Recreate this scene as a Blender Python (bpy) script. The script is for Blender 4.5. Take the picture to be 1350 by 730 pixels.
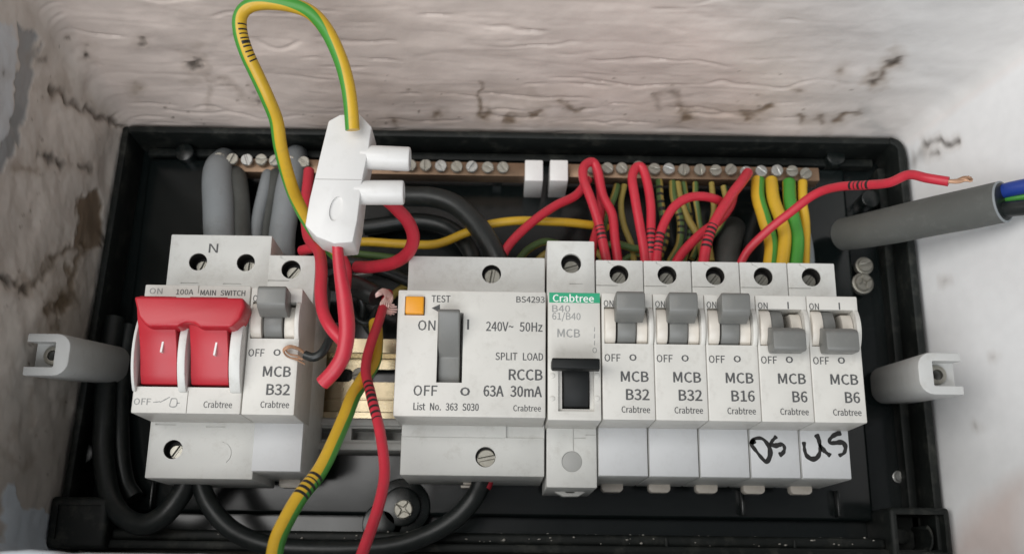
import bpy, bmesh, math, random
import numpy as np
from mathutils import Vector, Matrix

random.seed(7)
rng = np.random.default_rng(11)
S = 0.001                       # everything below is measured in millimetres
scene = bpy.context.scene
for o in list(bpy.data.objects):
    bpy.data.objects.remove(o)
C = scene.collection

# ------------------------------------------------------------------ camera
FPX, D = 1350.0, 415.0          # focal length in photo pixels, camera distance (mm) from the back of the board
CR = np.array([0.99984977, -0.01482385, 0.008983])       # world x in camera axes (right, up, forward)
CN = np.array([-0.01279321, -0.28145053, 0.95949045])    # into the wall
CZ = np.array([0.01169507, 0.95946123, 0.28159789])      # world up
CR /= np.linalg.norm(CR)
def P(u, v, d):
    r = np.array([(u - 675) / FPX, -(v - 365) / FPX, 1.0])
    w = np.array([r @ CR, r @ CN, r @ CZ])
    p = w * ((D - d) / w[1])
    return (p[0], d, p[2])
def PX(u, v, d): return P(u, v, d)[0]
def PZ(u, v, d): return P(u, v, d)[2]
def Qn(X, d, Z):
    c = X[..., None] * CR + (D - d)[..., None] * CN + Z[..., None] * CZ
    return 675 + FPX * c[..., 0] / c[..., 2], 365 - FPX * c[..., 1] / c[..., 2]

cd = bpy.data.cameras.new("camera")
cam = bpy.data.objects.new("camera", cd); C.objects.link(cam)
R = Matrix(((CR[0], CR[1], -CR[2]), (CN[0], CN[1], -CN[2]), (CZ[0], CZ[1], -CZ[2]))).to_4x4()
cam.matrix_world = Matrix.Translation((0, -D * S, 0)) @ R
cd.sensor_width = 36; cd.lens = 36; cd.clip_start = 0.01; cd.clip_end = 50
cd.dof.use_dof = True; cd.dof.focus_distance = 0.35; cd.dof.aperture_fstop = 13
scene.camera = cam

# ------------------------------------------------------------------ light
world = bpy.data.worlds.new("World"); scene.world = world; world.use_nodes = True
world.node_tree.nodes["Background"].inputs[0].default_value = (0.90, 0.95, 1.0, 1)
world.node_tree.nodes["Background"].inputs[1].default_value = 0.17
def area(name, loc, target, sx, sy, power, col):
    l = bpy.data.lights.new(name, 'AREA'); l.shape = 'RECTANGLE'; l.size = sx; l.size_y = sy
    l.energy = power; l.color = col
    o = bpy.data.objects.new(name, l); C.objects.link(o); o.location = loc
    o.rotation_euler = (Vector(target) - Vector(loc)).to_track_quat('-Z', 'Y').to_euler()
    return o
area("window_light", (-0.85, -1.4, 0.16), (0, 0, 0.09), 1.5, 0.8, 17.5, (1.0, 0.985, 0.96))
area("room_light", (-0.1, -1.2, -0.75), (0, 0, 0.1), 1.2, 0.7, 12.5, (0.93, 0.965, 1.0))
scene.view_settings.view_transform = 'Standard'; scene.view_settings.look = 'None'
scene.view_settings.exposure = 0; scene.view_settings.gamma = 1
scene.render.engine = 'CYCLES'

# ------------------------------------------------------------------ materials
def mat(name, col, rough=0.45, metal=0.0, var=0.06, vscale=120, bump=0.0, bscale=900, rvar=0.08, spec=0.5, dirt=None, dirt_amt=0.0, dscale=260):
    m = bpy.data.materials.new(name); m.use_nodes = True
    nt = m.node_tree; b = nt.nodes["Principled BSDF"]
    tc = nt.nodes.new("ShaderNodeTexCoord")
    n = nt.nodes.new("ShaderNodeTexNoise"); n.inputs["Scale"].default_value = vscale; n.inputs["Detail"].default_value = 6
    nt.links.new(tc.outputs["Object"], n.inputs["Vector"])
    mx = nt.nodes.new("ShaderNodeMix"); mx.data_type = 'RGBA'
    mx.inputs[6].default_value = (*[max(0, c * (1 - var)) for c in col], 1)
    mx.inputs[7].default_value = (*[min(1, c * (1 + var)) for c in col], 1)
    nt.links.new(n.outputs["Fac"], mx.inputs[0])
    out = mx.outputs[2]
    if dirt is not None:
        n2 = nt.nodes.new("ShaderNodeTexNoise"); n2.inputs["Scale"].default_value = dscale; n2.inputs["Detail"].default_value = 8; n2.inputs["Roughness"].default_value = 0.7
        nt.links.new(tc.outputs["Object"], n2.inputs["Vector"])
        rp = nt.nodes.new("ShaderNodeMapRange"); rp.inputs[1].default_value = 0.52; rp.inputs[2].default_value = 0.78; rp.inputs[3].default_value = 0; rp.inputs[4].default_value = dirt_amt
        nt.links.new(n2.outputs["Fac"], rp.inputs[0])
        m2 = nt.nodes.new("ShaderNodeMix"); m2.data_type = 'RGBA'; m2.inputs[7].default_value = (*dirt, 1)
        nt.links.new(rp.outputs[0], m2.inputs[0]); nt.links.new(out, m2.inputs[6]); out = m2.outputs[2]
    nt.links.new(out, b.inputs["Base Color"])
    rr = nt.nodes.new("ShaderNodeMapRange"); rr.inputs[3].default_value = max(0.03, rough - rvar); rr.inputs[4].default_value = min(1, rough + rvar)
    nt.links.new(n.outputs["Fac"], rr.inputs[0]); nt.links.new(rr.outputs[0], b.inputs["Roughness"])
    b.inputs["Metallic"].default_value = metal; b.inputs["Specular IOR Level"].default_value = spec
    if bump:
        nb = nt.nodes.new("ShaderNodeTexNoise"); nb.inputs["Scale"].default_value = bscale; nb.inputs["Detail"].default_value = 4
        nt.links.new(tc.outputs["Object"], nb.inputs["Vector"])
        bp = nt.nodes.new("ShaderNodeBump"); bp.inputs["Strength"].default_value = bump; bp.inputs["Distance"].default_value = 0.0004
        nt.links.new(nb.outputs["Fac"], bp.inputs["Height"]); nt.links.new(bp.outputs[0], b.inputs["Normal"])
    return m
DUST = (0.30, 0.27, 0.22)
M = dict(
    white=mat("white_plastic", (0.66, 0.66, 0.63), 0.42, bump=0.05, dirt=DUST, dirt_amt=0.34, dscale=180),
    cream=mat("warm_white_plastic", (0.64, 0.62, 0.575), 0.40, bump=0.05, dirt=DUST, dirt_amt=0.32, dscale=180),
    ivory=mat("ivory_plastic", (0.66, 0.61, 0.54), 0.35, dirt=DUST, dirt_amt=0.2),
    label=mat("white_label_plastic", (0.63, 0.64, 0.65), 0.5, bump=0.04, var=0.05, dirt=(0.42, 0.41, 0.39), dirt_amt=0.25, dscale=140),
    bright=mat("bright_white_nylon", (0.72, 0.705, 0.685), 0.38, var=0.04, bump=0.05, dirt=(0.42, 0.40, 0.36), dirt_amt=0.22, dscale=150),
    grey=mat("grey_plastic", (0.17, 0.17, 0.16), 0.42, var=0.08, bump=0.06, dirt=(0.3, 0.28, 0.25), dirt_amt=0.25),
    red=mat("red_plastic", (0.46, 0.018, 0.03), 0.38, var=0.08, bump=0.04),
    wred=mat("red_insulation", (0.52, 0.025, 0.045), 0.42, var=0.15, vscale=160, dirt=(0.25, 0.05, 0.05), dirt_amt=0.4),
    wyel=mat("yellow_insulation", (0.62, 0.38, 0.025), 0.42, var=0.12, dirt=(0.30, 0.22, 0.06), dirt_amt=0.35),
    wgrn=mat("green_insulation", (0.06, 0.30, 0.04), 0.42, var=0.12, dirt=(0.10, 0.20, 0.06), dirt_amt=0.35),
    oyel=mat("dusty_yellow_insulation", (0.33, 0.25, 0.06), 0.55, var=0.2),
    ogrn=mat("dusty_green_insulation", (0.09, 0.17, 0.05), 0.55, var=0.2),
    ink=mat("black_ink", (0.015, 0.014, 0.014), 0.5),
    print=mat("grey_print", (0.085, 0.085, 0.085), 0.6),
    lprint=mat("pale_grey_print", (0.30, 0.30, 0.29), 0.6),
    wprint=mat("white_print", (0.8, 0.8, 0.78), 0.6),
    green=mat("green_label", (0.025, 0.33, 0.17), 0.45),
    orange=mat("orange_button", (0.80, 0.33, 0.015), 0.4),
    black=mat("black_moulding", (0.006, 0.0085, 0.008), 0.26, var=0.3, rvar=0.12, vscale=60, bump=0.08, bscale=260, dirt=(0.10, 0.10, 0.085), dirt_amt=0.22, dscale=120),
    panel=mat("glossy_black_moulding", (0.006, 0.009, 0.009), 0.19, var=0.3, rvar=0.07, vscale=50, bump=0.03, bscale=200, dirt=(0.09, 0.09, 0.08), dirt_amt=0.10, dscale=700),
    bcable=mat("black_cable_sheath", (0.011, 0.014, 0.0135), 0.40, var=0.3, bump=0.1, dirt=(0.10, 0.10, 0.09), dirt_amt=0.22),
    blackp=mat("black_plastic", (0.008, 0.009, 0.009), 0.5, spec=0.25),
    rim=mat("dusty_black_moulding", (0.009, 0.011, 0.010), 0.55, var=0.3, spec=0.28, bump=0.1, bscale=260, dirt=(0.10, 0.10, 0.085), dirt_amt=0.55, dscale=110),
    gcable=mat("grey_cable_sheath", (0.25, 0.27, 0.28), 0.5, var=0.12, bump=0.08, dirt=(0.16, 0.16, 0.15), dirt_amt=0.4),
    dcable=mat("dark_grey_cable_sheath", (0.07, 0.074, 0.068), 0.5, var=0.1, bump=0.12, dirt=(0.16, 0.16, 0.15), dirt_amt=0.3),
    mcable=mat("mid_grey_cable_sheath", (0.105, 0.108, 0.10), 0.6, var=0.1, bump=0.12, spec=0.3, dirt=(0.2, 0.2, 0.19), dirt_amt=0.3),
    post=mat("pale_grey_plastic", (0.50, 0.50, 0.485), 0.45, bump=0.05, dirt=DUST, dirt_amt=0.3),
    steel=mat("dull_plated_steel", (0.36, 0.345, 0.30), 0.42, 0.8, var=0.2, dirt=(0.16, 0.14, 0.10), dirt_amt=0.6),
    bsteel=mat("bright_plated_steel", (0.47, 0.47, 0.45), 0.38, 0.8, var=0.15, dirt=(0.2, 0.19, 0.17), dirt_amt=0.5),
    brass=mat("tarnished_brass", (0.26, 0.17, 0.11), 0.45, 0.7, var=0.25, dirt=(0.10, 0.08, 0.06), dirt_amt=0.6),
    zinc=mat("yellow_zinc_plate", (0.58, 0.49, 0.33), 0.26, 1.0, var=0.25, vscale=110, dirt=(0.16, 0.12, 0.07), dirt_amt=0.45, dscale=150),
    copper=mat("bare_copper", (0.42, 0.25, 0.16), 0.45, 0.8, var=0.25),
    bcopper=mat("bright_copper", (0.78, 0.55, 0.50), 0.35, 0.75, var=0.25),
    blue=mat("blue_insulation", (0.012, 0.04, 0.24), 0.42),
    well=mat("hole_shade_black", (0.012, 0.011, 0.010), 0.6),  # near-black colour standing in for the shade inside screw holes
)

def striped(name, base, other):
    m = M[base].copy(); m.name = name; nt = m.node_tree; b = nt.nodes["Principled BSDF"]
    src = b.inputs["Base Color"].links[0].from_socket
    at = nt.nodes.new("ShaderNodeAttribute"); at.attribute_name = "stripe"
    mr = nt.nodes.new("ShaderNodeMapRange"); mr.inputs[1].default_value = -3; mr.inputs[2].default_value = 3
    nt.links.new(at.outputs["Fac"], mr.inputs[0])
    mx = nt.nodes.new("ShaderNodeMix"); mx.data_type = 'RGBA'; mx.inputs[6].default_value = (*other, 1)
    nt.links.new(mr.outputs[0], mx.inputs[0]); nt.links.new(src, mx.inputs[7]); nt.links.new(mx.outputs[2], b.inputs["Base Color"])
    return m
M["stripe"] = striped("green_yellow_insulation", "wyel", (0.055, 0.27, 0.035))
M["ostripe"] = striped("dusty_green_yellow_insulation", "oyel", (0.085, 0.15, 0.045))

# ------------------------------------------------------------------ object helpers
def tag(o, label=None, cat=None, group=None, kind=None):
    if label: o["label"] = label
    if cat: o["category"] = cat
    if group: o["group"] = group
    if kind: o["kind"] = kind
    return o
ORG = {}
def thing(name, label, cat, base, group=None):
    """an Empty at the thing's base (x, depth, z in mm) that parents its parts"""
    o = bpy.data.objects.new(name, None); C.objects.link(o)
    o.empty_display_size = 0.01
    o.location = (base[0] * S, -base[1] * S, base[2] * S); ORG[o.name] = base
    return tag(o, label, cat, group)
def link(name, me, mats, parent=None, origin=None, smooth=True, angle=38):
    """me holds coordinates (x, depth, z) in mm"""
    if not isinstance(mats, (list, tuple)): mats = [mats]
    if parent is not None: origin = ORG[parent.name]
    elif origin is None:
        co = np.empty(len(me.vertices) * 3); me.vertices.foreach_get("co", co); co = co.reshape(-1, 3)
        origin = tuple((co.min(0) + co.max(0)) / 2)
    co = np.empty(len(me.vertices) * 3); me.vertices.foreach_get("co", co); co = co.reshape(-1, 3)
    co = (co - np.array(origin)) * S; co[:, 1] *= -1
    me.vertices.foreach_set("co", co.ravel()); me.flip_normals(); me.update()
    for m in mats: me.materials.append(m)
    if smooth:
        me.polygons.foreach_set("use_smooth", [True] * len(me.polygons))
        me.set_sharp_from_angle(angle=math.radians(angle))
    o = bpy.data.objects.new(name, me); C.objects.link(o)
    if parent is not None: o.parent = parent
    else: o.location = (origin[0] * S, -origin[1] * S, origin[2] * S)
    ORG[o.name] = origin
    return o
def copy_tree(o, parent=None):
    c = o.copy(); C.objects.link(c); c.parent = parent
    ORG[c.name] = ORG.get(o.name)
    for ch in o.children: copy_tree(ch, c)
    return c

class MB:
    """collects shapes in (x, depth, z) millimetres"""
    def __init__(s): s.bm = bmesh.new()
    def add(s, t, mi=0):
        for f in t.faces: f.material_index = mi
        t.normal_update(); bmesh.ops.recalc_face_normals(t, faces=t.faces)
        me = bpy.data.meshes.new("t"); t.to_mesh(me); t.free(); s.bm.from_mesh(me); bpy.data.meshes.remove(me); return s
    def box(s, x0, x1, d0, d1, z0, z1, bev=0.0, seg=2, mi=0, rot=None):
        t = bmesh.new(); bmesh.ops.create_cube(t, size=1)
        for v in t.verts: v.co = Vector(((x0 + x1) / 2 + v.co.x * (x1 - x0), (d0 + d1) / 2 + v.co.y * (d1 - d0), (z0 + z1) / 2 + v.co.z * (z1 - z0)))
        if bev: bmesh.ops.bevel(t, geom=t.edges[:], offset=bev, segments=seg, affect='EDGES', profile=0.5)
        if rot: bmesh.ops.rotate(t, cent=((x0 + x1) / 2, (d0 + d1) / 2, (z0 + z1) / 2), matrix=Matrix.Rotation(rot, 3, 'Y'), verts=t.verts)
        return s.add(t, mi)
    def prism(s, poly, lo, hi, axis='d', bev=0.0, seg=2, mi=0):
        """axis d: poly of (x, z); axis x: poly of (d, z)"""
        t = bmesh.new(); a = []; b = []
        for p in poly:
            if axis == 'd': a.append(t.verts.new((p[0], lo, p[1]))); b.append(t.verts.new((p[0], hi, p[1])))
            else: a.append(t.verts.new((lo, p[0], p[1]))); b.append(t.verts.new((hi, p[0], p[1])))
        n = len(poly)
        t.faces.new(a); t.faces.new(b[::-1])
        for i in range(n): t.faces.new((a[i], b[i], b[(i + 1) % n], a[(i + 1) % n]))
        bmesh.ops.recalc_face_normals(t, faces=t.faces)
        if bev:
            ed = [e for e in t.edges if e.calc_face_angle(0) > 0.5]
            bmesh.ops.bevel(t, geom=ed, offset=bev, segments=seg, affect='EDGES', profile=0.5)
        return s.add(t, mi)
    def cyl(s, a, b, r, n=28, bev=0.0, r2=None, mi=0):
        a, b = Vector(a), Vector(b); t = bmesh.new()
        bmesh.ops.create_cone(t, cap_ends=True, segments=n, radius1=r, radius2=r if r2 is None else r2, depth=(b - a).length)
        if bev:
            ed = [e for e in t.edges if any(len(f.verts) > 4 for f in e.link_faces)]
            bmesh.ops.bevel(t, geom=ed, offset=bev, segments=2, affect='EDGES', profile=0.5)
        q = (b - a).to_track_quat('Z', 'Y').to_matrix()
        for v in t.verts: v.co = q @ v.co + (a + b) / 2
        return s.add(t, mi)
    def screw(s, x, d, z, r, h=1.6, ang=0.6, kind='slot', sw=0.26, n=36, tilt=0.0):
        """a screw head facing the viewer, standing on depth d"""
        s.cyl((x, d, z), (x, d + h * 0.55, z), r, n)
        w = r * sw; ca, sa = math.cos(ang), math.sin(ang)
        def seg(pts):
            s.prism([(x + p * ca - q * sa, z + p * sa + q * ca) for p, q in pts], d + h * 0.55, d + h, 'd', bev=r * 0.09, seg=1)
        if kind == 'slot':
            t0 = math.asin(w / 2 / r)
            for sg in (1, -1):
                seg([(r * 0.985 * math.cos(t), sg * r * 0.985 * math.sin(t)) for t in np.linspace(t0 + 0.02, math.pi - t0 - 0.02, 16)])
        else:
            t0 = math.asin(w / 2 / r)
            s.prism([(x + r * math.cos(t), z + r * math.sin(t)) for t in np.linspace(0, 2 * math.pi, 28, endpoint=False)], d + h * .5, d + h * .6)
            for k in range(4):
                o = k * math.pi / 2; L = r * 0.62
                arc = [(r * 0.985 * math.cos(t), r * 0.985 * math.sin(t)) for t in np.linspace(o, o + math.pi / 2, 8)]
                e0, e1 = (L * math.cos(o), L * math.sin(o)), (L * math.cos(o + math.pi / 2), L * math.sin(o + math.pi / 2))
                c = (w * 0.6 * math.cos(o + math.pi / 4), w * 0.6 * math.sin(o + math.pi / 4))
                seg(arc + [(e1[0] * .99, e1[1] * .99), c, (e0[0] * .99, e0[1] * .99)])
        return s
    def ribbon(s, pts, w, d, h=0.05, mi=0):
        """flat pen stroke through (x, z) points on depth d"""
        p = np.array(catmull([(a, 0, b) for a, b in pts], 0.25))[:, [0, 2]]
        t = np.gradient(p, axis=0); t /= np.linalg.norm(t, axis=1)[:, None] + 1e-9
        nrm = np.stack([-t[:, 1], t[:, 0]], 1)
        ww = w / 2 * (1 + 0.22 * np.sin(np.linspace(0, 11, len(p)) + len(p)) + 0.1 * np.sin(np.linspace(0, 47, len(p))))
        ww[0] *= 0.6; ww[-1] *= 0.6
        L = p + nrm * ww[:, None]; Rr = p - nrm * ww[:, None]
        b = bmesh.new()
        a = [b.verts.new((q[0], d + h, q[1])) for q in L]; c = [b.verts.new((q[0], d + h, q[1])) for q in Rr]
        for i in range(len(a) - 1): b.faces.new((a[i], a[i + 1], c[i + 1], c[i]))
        bmesh.ops.recalc_face_normals(b, faces=b.faces)
        if b.faces[0].normal.y < 0: bmesh.ops.reverse_faces(b, faces=b.faces)
        for f in b.faces: f.material_index = mi
        me = bpy.data.meshes.new("t"); b.to_mesh(me); b.free(); s.bm.from_mesh(me); bpy.data.meshes.remove(me); return s
    def mesh(s, name="m"):
        me = bpy.data.meshes.new(name); s.bm.to_mesh(me); s.bm.free(); return me
    def build(s, name, m, parent=None, label=None, **k):
        o = link(name, s.mesh(name), m, parent, **k)
        if label: o["label"] = label
        return o
def cut(base, cutter):
    """boolean difference of two MBs, returned as an MB"""
    oa = bpy.data.objects.new("a", base.mesh()); ob = bpy.data.objects.new("b", cutter.mesh())
    C.objects.link(oa); C.objects.link(ob)
    md = oa.modifiers.new("b", 'BOOLEAN'); md.operation = 'DIFFERENCE'; md.object = ob; md.solver = 'EXACT'; md.use_self = True
    dg = bpy.context.evaluated_depsgraph_get()
    me = bpy.data.meshes.new_from_object(oa.evaluated_get(dg))
    r = MB(); r.bm.from_mesh(me)
    for o in (oa, ob): bpy.data.objects.remove(o)
    return r
def catmull(pts, step=0.9):
    p = [np.array(q, float) for q in pts]; p = [2 * p[0] - p[1]] + p + [2 * p[-1] - p[-2]]
    out = []
    for i in range(1, len(p) - 2):
        a, b, c, e = p[i - 1:i + 3]
        n = max(2, int(np.linalg.norm(c - b) / step))
        for k in range(n):
            t = k / n
            out.append(0.5 * (2 * b + (c - a) * t + (2 * a - 5 * b + 4 * c - e) * t * t + (3 * b - a - 3 * c + e) * t ** 3))
    out.append(p[-2]); return out
def tube_mesh(pts, r, n=16, step=0.9, colour=None, wob=0.0, stripe=None):
    """round tube along mm points; colour(i, angle, arc length) gives the material of a face; angle 0 faces the viewer"""
    p = np.array(catmull(pts, step)); m = len(p)
    if wob:
        t = np.linspace(0, m * step / 9, m); ph = rng.uniform(0, 6, 4)
        p = p + wob * np.stack([np.sin(t + ph[0]) + .5 * np.sin(2.3 * t + ph[1]), 0 * t, np.sin(1.3 * t + ph[2]) + .5 * np.sin(2.7 * t + ph[3])], 1)
    t = np.gradient(p, axis=0); t /= np.linalg.norm(t, axis=1)[:, None] + 1e-9
    view = np.array([0, 1.0, -0.22]); view /= np.linalg.norm(view)
    side = np.cross(t, view); ln = np.linalg.norm(side, axis=1)
    side[ln < 0.25] = 0
    for i in range(1, m):                                       # keep the frame continuous where the wire points at the viewer
        if not side[i].any(): side[i] = side[i - 1] - t[i] * (side[i - 1] @ t[i])
    for i in range(m - 2, -1, -1):
        if not side[i].any(): side[i] = side[i + 1] - t[i] * (side[i + 1] @ t[i])
    side /= np.linalg.norm(side, axis=1)[:, None] + 1e-9
    up = np.cross(side, t)
    rr = np.broadcast_to(np.asarray(r, float) if np.ndim(r) else float(r), (m,)) if np.ndim(r) == 0 else np.interp(np.linspace(0, 1, m), np.linspace(0, 1, len(r)), r)
    a = np.linspace(0, 2 * math.pi, n, endpoint=False)
    V = p[:, None] + rr[:, None, None] * (np.cos(a)[None, :, None] * up[:, None] + np.sin(a)[None, :, None] * side[:, None])
    V = np.concatenate([V.reshape(-1, 3), p[:1], p[-1:]])
    F = []; mi = []; L = np.concatenate([[0], np.cumsum(np.linalg.norm(np.diff(p, axis=0), axis=1))])
    for i in range(m - 1):
        for k in range(n):
            F.append((i * n + k, i * n + (k + 1) % n, (i + 1) * n + (k + 1) % n, (i + 1) * n + k))
            ang = (math.degrees(a[k]) + 180 / n + 180) % 360 - 180
            mi.append(colour(L[i], ang, L[-1]) if colour else 0)
    for k in range(n):
        F.append((m * n, (k + 1) % n, k)); mi.append(0)
        F.append((m * n + 1, (m - 1) * n + k, (m - 1) * n + (k + 1) % n)); mi.append(0)
    me = bpy.data.meshes.new("tube"); me.from_pydata(V.tolist(), [], F)
    me.polygons.foreach_set("material_index", mi)
    b = bmesh.new(); b.from_mesh(me); bmesh.ops.recalc_face_normals(b, faces=b.faces); b.to_mesh(me); b.free()
    if stripe:
        ph, gw = stripe; ph = np.full(m, float(ph)) if np.ndim(ph) == 0 else np.interp(np.linspace(0, 1, m), np.linspace(0, 1, len(ph)), ph)
        q = np.abs((np.degrees(a)[None, :] - ph[:, None] + 180) % 360 - 180) - gw
        at = me.attributes.new("stripe", 'FLOAT', 'POINT'); at.data.foreach_set("value", np.concatenate([q.ravel(), [50, 50]]))
    return me
def px(pts): return [P(*q) for q in pts]

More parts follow.
